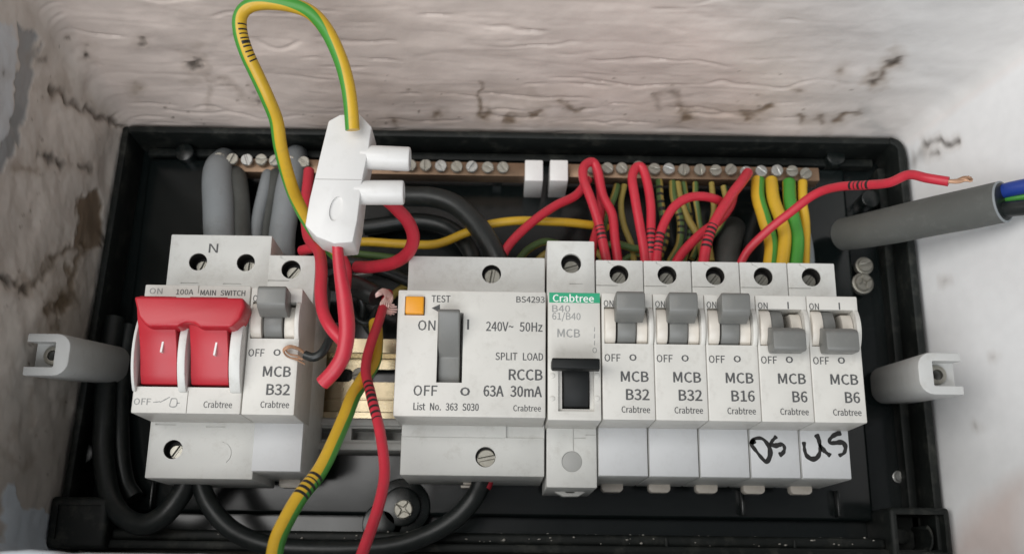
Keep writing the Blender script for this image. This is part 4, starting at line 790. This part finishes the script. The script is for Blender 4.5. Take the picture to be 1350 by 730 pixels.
shade_liner(ro, hx, hz, 3.66, TF, 9); well(ro, hx, hz, 3.6, TF + .8, 6.0, 2.8, 0.3, "steel")
MB().cyl((cx_, TF - 1, cz_), (cx_, TF + .5, cz_), 3.5, 40, bev=0.15).build("blanking_disc", mat("grey_blank_plastic", (0.40, 0.40, 0.385), 0.5), ro)
pl = [P(u, v, 40) for u, v in ((727, 640), (731, 649), (742, 654.5), (762, 654.5), (771, 649), (776, 640))]
tb = MB().prism([(p[0], p[2]) for p in pl], 38, 42, 'd', bev=0.5)
kk = MB(); a_ = P(745, 650, 40); c_ = P(757, 646, 40); kk.box(a_[0], c_[0], 30, 50, a_[2], c_[2] + .4)
cut(tb, kk).build("rail_clip", M["white"], ro)
xa, xb = 15.5, 33.3
b = MB().box(xa, xb, 50, NF, 50.0, 93.8, bev=0.5)
k = MB(); qx0, qx1 = PX(736, 500, NF), PX(783, 500, NF); qz0, qz1 = PZ(760, 542, NF), PZ(760, 472, NF)
k.box(qx0, qx1, NF - 1.5, 90, qz0, qz1); k.box(PX(742, 500, NF) - .2, PX(777, 500, NF) + .2, 66, 90, PZ(760, 538, NF), qz1 - .3)
n = cut(b, k)
for v in (495, 525):
    for u in (728, 787): x, _, z = P(u, v, NF); n.cyl((x, NF - .5, z), (x, NF + .35, z), 0.9, 16, bev=0.2)
n.build("front_moulding", M["cream"], ro)
gx0, _, gz1 = P(724, 385.5, NF); gx1, _, gz0 = P(791, 399.5, NF)
MB().box(gx0, gx1, NF - .1, NF + .12, gz0, gz1, bev=0.04, seg=1).build("brand_band", M["green"], ro)
tl = MB(); px0, px1 = PX(743, 500, NF) , PX(776, 500, NF)
tl.prism([(66, PZ(760, 536, NF)), (77, PZ(760, 536, NF)), (79.6, PZ(760, 510, NF)), (80, PZ(760, 480, NF)), (70, PZ(760, 474, NF))], px0, px1, 'x', bev=0.4)
p0 = P(728, 486, 88); p1 = P(791, 471.5, 88)
tl.prism([(78.5, p0[2] + 1.6), (85.6, p0[2] - .2), (88, p0[2] + .3), (88, p1[2] - .5), (87.3, p1[2]), (79, p1[2] + .4)], p0[0], p1[0], 'x', bev=0.4)
tl.build("toggle", M["blackp"], ro)
t = bmesh.new()
TT("Crabtree", 729, 397.5, 9.5, 55, mi=2, b=0.1, d=NF + .12); TT("B40", 728, 411, 9, 24, mi=1); TT("61/B40", 728, 421, 9, 38, mi=1); TT("MCB", 735, 444, 10.5, 30, mi=1, b=.08)
for v0, v1 in ((431, 437), (440, 446), (449, 455)):
    q = MB(); q.ribbon([(PX(784, v0, NF), PZ(784, v0, NF)), (PX(783.5, v1, NF), PZ(783.5, v1, NF))], 0.3, NF, mi=1); me = q.mesh(); t.from_mesh(me)
TT("O", 784, 465, 7, 6, 'c', mi=1)
me = bpy.data.meshes.new("printed_lettering"); t.to_mesh(me); t.free(); link("printed_lettering", me, [M["print"], M["lprint"], M["wprint"]], ro, smooth=False)

# ------------------------------------------------------------------ terminal bars
def bar(label, u0, u1, vmid, us, seed):
    d0 = 14
    xm, _, zm_ = P((u0 + u1) / 2, vmid, 22)
    t = thing("terminal_bar", label, "terminal bar", (xm, d0, zm_), "screw terminal bars along the top of the enclosure")
    MB().box(PX(u0, vmid, 22), PX(u1, vmid, 22), d0, 22, zm_ - 3.4, zm_ + 2.6, bev=0.5).build("bar", M["brass"], t)
    rr = random.Random(seed)
    for u, v in us:
        x, _, z = P(u, v, 25); MB().cyl((x, 21, z), (x, 24, z), 1.7, 16).screw(x, 23.6, z, 2.45, 1.5, rr.uniform(0, 3.1), 'slot', 0.24, 28).build("terminal_screw", M["bsteel"] if rr.random() < .2 else M["steel"], t)
    for u in (us[0][0] + 8, us[-1][0] - 8): x = PX(u, vmid, 18); MB().box(x - 2, x + 2, 2, d0 + 1, zm_ - 2.5, zm_ + 1.8, bev=0.4).build("support", M["black"], t)
bar("brass terminal bar with slotted screws left of the two white square blocks", 282, 694, 219, [(288, 208), (306, 209), (325, 210), (344, 210), (362, 211), (381, 212), (400, 213), (520, 216), (541, 217), (561, 217), (581, 218), (602, 219), (622, 219), (643, 220), (663, 220)], 3)
bar("brass terminal bar with slotted screws right of the two white square blocks", 746, 1080, 226, [(781, 221), (801, 221), (820, 221), (842, 219), (863, 222), (882, 222), (902, 223), (923, 223), (944, 224), (964, 223), (984, 226), (1004, 225), (1025, 224), (1045, 225), (1063, 228)], 5)
for k_, (u, lab) in enumerate(((704, "left hand small white square block between the terminal bars"), (737, "right hand small white square block between the terminal bars"))):
    x, _, z = P(u, 224.5, 27); o = MB().box(x - 3.7, x + 3.7, 4, 27, z - 4.6, z + 4.6, bev=0.5).build("bar_block", M["bright"]); tag(o, lab, "terminal block", "white blocks between the terminal bars")

# ------------------------------------------------------------------ wires
def wire(label, pts, r, kind, group, marks=None, phase=0, parts=True, cat="wire", n=20, wob=0.16, name=None, gw=62, mark_at=0, mark_w=75):
    """marks: (start mm, end mm, pitch mm) black ticks printed along the wire"""
    if kind == 'yg' or kind == 'oyg':
        mats = [M["stripe"] if kind == 'yg' else M["ostripe"], M["wgrn"], M["ink"]]
    else: mats = [M[kind], M[kind], M["ink"]]
    def colour(l, a, tot):
        if marks:
            for (m0, m1, p) in marks:
                s = l
                if m0 <= s <= m1 and (s - m0) % p < p * 0.42 and abs(a - mark_at) < mark_w: return 2
        return 0
    me = tube_mesh(px(pts), r, n, 0.5 if marks else 1.0, colour, wob, (phase, gw) if kind in ('yg', 'oyg') else None)
    nm = name or {'wred': 'red_wire', 'yg': 'earth_wire', 'oyg': 'earth_wire', 'bcable': 'black_cable', 'gcable': 'grey_cable'}.get(kind, 'wire')
    o = link(nm, me, mats, None, angle=70)
    return tag(o, label, cat, group)
def core(parent, pts, r, m="copper", strands=0, spread=1.0, name="copper_core"):
    if not strands: return link(name, tube_mesh(px(pts), r, 12, 0.6), M[m], parent)
    b_ = bmesh.new(); base = px(pts)
    for k in range(strands):
        a = 2 * math.pi * k / strands
        q = [(p[0] + spread * (0.35 + i * .4) * math.cos(a + i * .8), p[1] + spread * .5 * math.sin(a), p[2] + spread * (0.35 + i * .4) * math.sin(a + i * .8)) for i, p in enumerate(base)]
        me = tube_mesh(q, r, 8, 0.6); b_.from_mesh(me)
    me = bpy.data.meshes.new(name); b_.to_mesh(me); b_.free(); return link(name, me, M[m], parent)
GE, GR, GB, GG = "green and yellow earth wires", "red wires in the enclosure", "black cables in the enclosure", "grey sheathed cables behind the breakers"

wire("large green and yellow wire looping over the top of the white connector", [(446, 338, 58), (425, 318, 62), (408, 296, 68), (392, 265, 76), (380, 232, 86), (370, 195, 95), (364, 160, 102), (352, 130, 108), (338, 98, 113), (325, 68, 117), (317, 42, 119), (317, 22, 120), (328, 9, 121), (350, 4, 122), (382, 7, 122), (410, 18, 121), (432, 42, 118), (448, 76, 115), (458, 110, 112), (463, 140, 110), (465, 172, 108)], 2.35, 'yg', GE, marks=[(80, 93, 1.45)], phase=[70, 75, 80, 75, 70, 75, 60, 10, -50, -62, -66], wob=0.12, gw=46, mark_at=-40, mark_w=42)
wire("green and yellow wire hanging down in front of the zinc rail", [(495, 425, 44), (496, 452, 50), (492, 478, 57), (478, 502, 66), (466, 522, 72), (455, 550, 79), (440, 585, 86), (420, 622, 92), (395, 655, 98), (376, 688, 102), (366, 712, 104), (360, 745, 107)], 2.5, 'yg', GE, marks=[(80, 90, 2.0)], phase=[150, 110, 80, 70, 72, 75], wob=0.1, gw=46)
wire("red wire with black tick marks hanging beside the rail gap", [(512, 386, 40), (506, 404, 46), (500, 424, 52), (491, 446, 58), (484, 470, 63), (482, 492, 68), (489, 520, 76), (498, 552, 82), (504, 588, 87), (507, 622, 91), (502, 652, 95), (489, 696, 99), (474, 742, 103)], 1.75, 'wred', GR, marks=[(52, 70, 2.5)], wob=0.15)
wire("thick pinkish red wire from the white connector ending in a cut end", [(443, 300, 100), (445, 325, 99), (449, 360, 97), (455, 400, 95), (458, 436, 94), (453, 466, 93), (441, 486, 92), (424, 504, 90)], [1.7, 1.8, 2.1, 2.5, 2.65, 2.6, 2.5, 2.45], 'wred', GR)
wire("red wire bowing beside the lone breaker and meeting the thick red one", [(407, 225, 40), (404, 270, 46), (406, 310, 54), (420, 332, 66), (424, 356, 76), (423, 384, 82), (426, 410, 86), (436, 432, 89), (452, 450, 90)], 2.1, 'wred', GR, wob=0.1)
wire("short red wire bent sideways under the white connector", [(398, 330, 50), (418, 326, 56), (440, 330, 58), (455, 352, 56), (456, 380, 50)], 2.0, 'wred', GR)
wire("red wire curving down from the connector's lower tube", [(508, 262, 84), (522, 274, 78), (538, 292, 72), (545, 314, 66), (538, 334, 60), (518, 347, 52), (490, 351, 44), (470, 352, 38)], 2.35, 'wred', GR)
wire("yellow striped wire running level behind the breakers", [(430, 322, 26), (480, 319, 26), (530, 322, 27), (575, 321, 28), (612, 308, 28), (645, 296, 28), (690, 291, 28), (735, 292, 27), (782, 297, 24), (800, 300, 20)], 1.75, 'yg', GE, phase=150, gw=40)
wire("black cable arching from the connector down behind the wide breaker", [(500, 254, 20), (535, 258, 26), (570, 260, 30), (600, 270, 33), (628, 296, 36), (650, 330, 38), (664, 365, 38)], 4.1, 'bcable', GB, cat="cable")
wire("black cable lying low behind the wide breaker", [(480, 300, 14), (540, 292, 15), (590, 300, 18), (620, 330, 24), (625, 365, 26)], 3.4, 'bcable', GB, cat="cable")
wire("red wire slanting up from the wide breaker to the hairpin bend", [(655, 352, 38), (672, 322, 38), (700, 294, 36), (732, 271, 33), (760, 257, 30), (776, 236, 27)], 1.8, 'wred', GR, wob=0.1)
wire("red wire bent in a hairpin beside the white blocks", [(802, 372, 42), (798, 335, 41), (791, 300, 40), (780, 264, 39), (769, 236, 37), (769, 219, 35), (780, 213, 33), (788, 226, 33), (795, 258, 34), (808, 285, 36), (812, 320, 38), (816, 368, 39)], 1.85, 'wred', GR, marks=[(17, 24, 1.8)], wob=0.22)
wire("short red wire hidden behind the first hairpin", [(786, 222, 26), (792, 255, 26), (791, 290, 27), (782, 322, 30), (776, 360, 34)], 1.8, 'wred', GR)
wire("red wire bent in a narrow hairpin above the first narrow breaker", [(852, 372, 42), (850, 338, 41), (845, 300, 40), (837, 262, 39), (833, 235, 37), (838, 221, 35), (846, 221, 35), (853, 242, 36), (859, 278, 38), (858, 320, 40), (856, 368, 40)], 1.85, 'wred', GR, marks=[(82, 93, 1.9)], wob=0.2)
wire("red wire arching over to the right above the second narrow breaker", [(866, 372, 42), (866, 335, 41), (871, 305, 40), (886, 276, 39), (905, 262, 38), (928, 259, 36), (948, 264, 32), (958, 274, 26)], 1.8, 'wred', GR, marks=[(12, 20, 1.8)], wob=0.1)
wire("thick red wire slanting up to a terminal screw above the third narrow breaker", [(926, 374, 42), (928, 340, 41), (934, 312, 40), (948, 282, 38), (964, 258, 35), (978, 240, 31), (986, 228, 26)], 2.1, 'wred', GR, marks=[(15, 25, 1.9)], wob=0.15)
wire("red wire slanting low behind the thick slanting one", [(880, 368, 36), (898, 336, 35), (922, 310, 33), (946, 292, 31), (962, 272, 28), (968, 250, 24)], 1.9, 'wred', GR)
o = wire("long red wire reaching right with a bare copper end", [(968, 368, 34), (985, 332, 36), (1012, 304, 40), (1042, 280, 46), (1075, 256, 54), (1105, 246, 62), (1142, 244, 72), (1172, 241, 80), (1198, 231, 86), (1222, 235, 91), (1250, 239, 94)], 1.65, 'wred', GR, marks=[(62, 70, 1.8)], wob=0.1)
core(o, [(1248, 239, 94), (1262, 239, 95), (1271, 236, 96), (1279, 236, 96.5)], 0.36, "copper", 8, 0.62)
EB = [("yellow and green wire, first of the fat ones under the bar end", [(1000, 238, 22), (1000, 262, 27), (1008, 290, 30), (1016, 320, 32), (1012, 372, 34)], 2.7, 55, 60),
      ("mostly yellow fat wire between two greener ones under the bar end", [(1017, 238, 22), (1020, 262, 28), (1029, 290, 31), (1034, 318, 33), (1028, 372, 35)], 2.6, 180, 50),
      ("mostly green fat wire under the bar end", [(1040, 240, 22), (1042, 266, 27), (1048, 295, 30), (1051, 322, 32), (1046, 372, 34)], 2.7, -12, 70)]
for lab, pts, r, ph, g in EB: wire(lab, pts, r, 'yg', GE, phase=ph, gw=g)
wire("thin yellow and green wire at the very end of the terminal bar", [(1058, 240, 22), (1059, 266, 25), (1062, 300, 26), (1060, 370, 30)], 1.9, 'yg', GE, phase=150, gw=60)
TH = [("dusty striped wire dropping from the bar left of the arching red wire", [(868, 238, 20), (869, 258, 24), (874, 285, 24), (878, 310, 24), (868, 345, 26), (860, 370, 28)], 1.5, -60, [(5, 40, 3.2)]),
      ("dusty striped wire with black ticks bending left behind the red arch", [(886, 240, 20), (888, 262, 24), (897, 290, 24), (897, 322, 24), (884, 345, 26), (870, 368, 26)], 1.5, 40, [(16, 26, 2.6)]),
      ("dusty yellow wire slanting right behind the red arch", [(894, 242, 20), (897, 262, 22), (906, 285, 23), (918, 310, 24), (926, 340, 26)], 1.45, 170, None),
      ("thin dusty earth wire behind the slanting red wires", [(916, 242, 20), (917, 262, 22), (922, 284, 22), (924, 312, 22), (912, 340, 24)], 1.2, 30, None),
      ("thin dusty earth wire dropping close to the thick slanting red wire", [(938, 242, 20), (940, 262, 22), (941, 280, 22), (936, 310, 22), (938, 345, 24)], 1.2, 150, None),
      ("short dusty striped wire leaning left beside the first hairpin", [(812, 246, 20), (809, 258, 23), (801, 280, 24), (795, 305, 24), (800, 350, 24)], 1.5, 40, None),
      ("dusty green wire curling low between the two hairpins", [(790, 325, 22), (815, 322, 24), (840, 328, 24), (862, 322, 22)], 1.5, 0, None),
      ("dusty green wire curling above the wide breaker's corner", [(680, 352, 20), (695, 330, 22), (715, 318, 22), (735, 322, 20)], 1.5, 10, None)]
TH += [("thin dusty wire crossing low behind the second hairpin", [(812, 350, 18), (835, 335, 20), (858, 338, 21), (885, 352, 20)], 1.2, 20, None),
       ("thin dusty striped wire curling beside the first fat earth wire", [(955, 246, 20), (958, 268, 21), (950, 295, 20), (934, 318, 20), (918, 352, 20)], 1.3, 80, None),
       ("thin dusty wire with black ticks between two slanting red wires", [(902, 240, 18), (906, 262, 19), (910, 300, 19), (905, 330, 19), (896, 360, 20)], 1.3, -40, [(14, 30, 3.0)]),
       ("thin dusty striped wire running beside the second hairpin", [(823, 244, 18), (820, 268, 20), (824, 300, 20), (834, 330, 20), (836, 360, 22)], 1.3, 120, None),
       ("dusty yellow wire looping behind the tall breaker", [(700, 352, 18), (722, 334, 19), (752, 326, 19), (785, 330, 19), (800, 350, 20)], 1.4, 170, None)]
for lab, pts, r, ph, mk_ in TH: wire(lab, pts, r, 'oyg', GE, phase=ph, marks=mk_, wob=0.3)

wire("leftmost pale grey cable dropping into the main switch", [(300, 350, 36), (291, 318, 36), (288, 280, 34), (286, 245, 29), (288, 222, 22), (297, 210, 8)], [5.6, 5.9, 6.1, 6.0, 5.6, 5.0], 'gcable', GG, cat="cable", n=24)
wire("dark grey cable close beside the leftmost pale one", [(322, 350, 32), (317, 315, 32), (315, 275, 29), (312, 242, 24), (310, 222, 12)], 4.4, 'dcable', GG, cat="cable", n=24, name="grey_cable")
wire("slim pale cable between two dark ones above the main switch", [(336, 352, 30), (338, 312, 29), (344, 270, 27), (352, 235, 22), (358, 216, 10)], 2.6, 'gcable', GG, cat="cable", n=24)
wire("dark grey cable between the slim pale one and the looping earth wire", [(352, 352, 27), (352, 312, 26), (356, 270, 24), (364, 235, 20), (368, 214, 8)], 3.8, 'dcable', GG, cat="cable", n=24, name="grey_cable")
wire("pale grey cable behind the looping earth wire", [(372, 352, 33), (372, 312, 32), (378, 270, 29), (384, 232, 24), (388, 210, 15), (392, 204, 4)], [5.0, 5.2, 5.2, 5.2, 5.0, 4.6], 'gcable', GG, cat="cable", n=24)
wire("grey cable sheath end behind the slanting red wires", [(956, 374, 18), (958, 340, 17), (962, 314, 14), (966, 300, 6)], 5.2, 'dcable', GG, cat="cable", n=24, name="grey_cable")
wire("pale grey cable sheath behind the fat earth wires at the bar end", [(1060, 372, 20), (1058, 335, 19), (1054, 308, 16), (1050, 292, 10)], 4.6, 'gcable', GG, cat="cable", n=24)

wire("black cable looping below the main switch from the left side", [(150, 420, 12), (142, 480, 15), (138, 540, 17), (136, 600, 19), (143, 648, 22), (162, 680, 26), (190, 691, 29), (216, 680, 31), (236, 655, 32), (247, 630, 33), (250, 600, 34)], 3.9, 'bcable', GB, cat="cable", n=20)
wire("second black cable crowding the left side of the enclosure", [(172, 430, 8), (160, 500, 10), (158, 570, 12), (165, 632, 13), (178, 655, 14)], 3.4, 'bcable', GB, cat="cable", n=20)
wire("long black cable sagging along the bottom under the gap", [(264, 600, 34), (266, 640, 33), (280, 672, 32), (308, 700, 31), (352, 717, 30), (420, 724, 30), (500, 721, 30), (560, 706, 30), (600, 684, 31), (624, 658, 32), (634, 634, 34), (638, 605, 34)], 3.5, 'bcable', GB, cat="cable", n=20)
wire("stub of red insulation entering the wide breaker from below", [(644, 610, 34), (643, 634, 34), (640, 642, 34)], 2.3, 'wred', GR)

o = wire("stubby black cable with frayed bright copper strands beside the test button", [(440, 372, 26), (458, 374, 36), (478, 382, 42), (496, 390, 45)], [3.4, 3.8, 4.0, 3.9], 'bcable', GB, cat="cable", n=20)
core(o, [(494, 390, 45), (506, 384, 46), (513, 392, 47), (508, 402, 47), (516, 408, 47)], 0.34, "bcopper", 12, 1.15, "copper_strands")
o = wire("thin black wire with a frayed copper loop lying on the lone breaker", [(446, 430, 74), (436, 446, 80), (426, 464, 82), (414, 471, 82), (402, 468, 81.5)], 1.5, 'bcable', GB)
core(o, [(404, 468, 81.5), (394, 460, 81), (382, 457, 80.4), (375, 462, 80), (381, 469, 80), (394, 472, 80.4), (402, 476, 80.5)], 0.32, "copper", 3, 0.35, "copper_strands")
wire("black cable crossing behind the thick red wires towards the wide breaker", [(430, 346, 26), (460, 346, 30), (500, 356, 30), (548, 374, 26)], 2.4, 'bcable', GB, cat="cable")
wire("thin black wire curling under the frayed copper strands", [(470, 384, 34), (478, 402, 32), (478, 420, 28), (490, 440, 24), (500, 448, 20)], 1.2, 'bcable', GB)
wire("thin black wire looping beside the thick red wire", [(462, 398, 28), (470, 420, 30), (486, 424, 30), (496, 408, 28), (520, 402, 24)], 1.1, 'bcable', GB)
wire("dusty green wire drooping behind the stubby black cable", [(440, 326, 24), (470, 334, 24), (505, 338, 24), (545, 342, 22)], 1.5, 'oyg', GE, phase=10, gw=80)
x, _, z = P(474, 362, 30); o = MB().cyl((x - 5, 26, z), (x + 5, 31, z + .6), 1.3, 16, bev=.3).build("metal_pin", M["bsteel"]); tag(o, "small bright metal pin behind the thick red wire", "pin")
o = wire("thin dusty yellow wire behind the copper strands", [(545, 372, 24), (530, 380, 26), (515, 392, 28), (500, 410, 28)], 1.5, 'oyg', GE, phase=180, gw=30)

# --- white connector block
cb = thing("connector_block", "white two way connector block with two tubes, hanging in front", "connector", P(440, 240, 92))
def cz3(u, v): p = P(u, v, 104); return (p[0], p[2])
body = [cz3(433, 159), cz3(448, 151), cz3(474, 150), cz3(490, 167), cz3(486, 195), cz3(477, 240), cz3(471, 290), cz3(465, 319), cz3(440, 321), cz3(417, 312), cz3(402, 297), cz3(408, 262), cz3(420, 212)]
bm_ = MB().prism(body, 90, 104, 'd', bev=0.55, seg=2)
kk = MB(); a_, c_ = P(405, 236, 104), P(490, 240, 104)
kk.box(a_[0] - 4, c_[0] + 4, 103.6, 106, a_[2] - .12, a_[2] + .12)
q = P(443, 275, 104); kk.prism([(q[0] + 2.1 * math.cos(a) + .5 * math.sin(a), q[2] + 4.2 * math.sin(a)) for a in np.linspace(0, 2 * math.pi, 32, endpoint=False)], 103.3, 106)
q2 = P(457, 168, 104); kk.cyl((q2[0], 98, q2[2] - 4), (q2[0], 98, q2[2] + 12), 2.5, 24)
cut(bm_, kk).build("block_body", M["bright"], cb)
for (ua, va, ub, vb) in ((474, 207, 541, 210), (466, 254, 533, 254)):
    a_, c_ = P(ua, va, 100), P(ub, vb, 100)
    tbm = MB().cyl(a_, c_, 4.05, 32, bev=0.7); k2 = MB(); v_ = (Vector(c_) - Vector(a_)).normalized()
    k2.cyl(Vector(c_) - v_ * 8, Vector(c_) + v_ * 3, 2.4, 24)
    cut(tbm, k2).build("screw_tube", M["bright"], cb)
# --- grey sheathed cable on the right
sh = thing("sheathed_cable", "thick dark grey sheathed cable with blue and green cores beside the white reveal", "cable", P(1120, 305, 12), GG)
pts = [(1112, 309, 16), (1140, 304, 27), (1180, 296, 40), (1230, 285, 53), (1280, 275, 65), (1322, 266, 74)]
me = tube_mesh(px(pts), [6.7, 7.0, 7.3, 7.4, 7.5, 7.5], 28, 1.2)
link("sheath", me, M["mcable"], sh)
e_ = Vector(P(*pts[-1])); ax_ = (e_ - Vector(P(*pts[-2]))).normalized()
MB().cyl(e_ - ax_ * .3, e_ + ax_ * .35, 7.55, 32, bev=.1).build("cut_rim", M["gcable"], sh)
MB().cyl(e_, e_ + ax_ * .5, 6.9, 32, bev=.1).build("cut_face", M["bcable"], sh)
link("blue_core", tube_mesh(px([(1316, 254, 72), (1335, 249, 77), (1366, 243, 83)]), 2.7, 20, 1), M["blue"], sh)
link("black_core", tube_mesh(px([(1316, 277, 72), (1335, 275, 77), (1366, 272, 83)]), 2.8, 20, 1), M["bcable"], sh)
link("green_core", tube_mesh(px([(1316, 265, 70), (1337, 262, 75), (1366, 257, 80)]), 1.8, 20, 1), M["wgrn"], sh)

# ------------------------------------------------------------------ plaster crumbs fallen on the bottom ledge and the cables
cr = MB()
for q in range(150):
    x = rng.uniform(-140, 140); d = rng.uniform(5, 21); z = 16.0 if q % 3 else ZB + 3.2
    if z < 16: d = rng.uniform(21.4, 22.6); z = rng.uniform(12.3, 15)
    r = rng.uniform(0.12, 0.5) * (1 if q % 9 else 1.5)
    t = bmesh.new(); bmesh.ops.create_icosphere(t, subdivisions=1, radius=r)
    for v in t.verts: v.co = Vector((x + v.co.x * rng.uniform(.6, 1.5), d + v.co.y * rng.uniform(.6, 1.3), z + v.co.z * rng.uniform(.4, .9)))
    cr.add(t)
tag(cr.build("plaster_crumbs", mat("plaster_dust", (0.42, 0.40, 0.36), 0.9), smooth=False), "pale plaster crumbs scattered along the bottom ledge of the enclosure", "debris", kind="stuff")
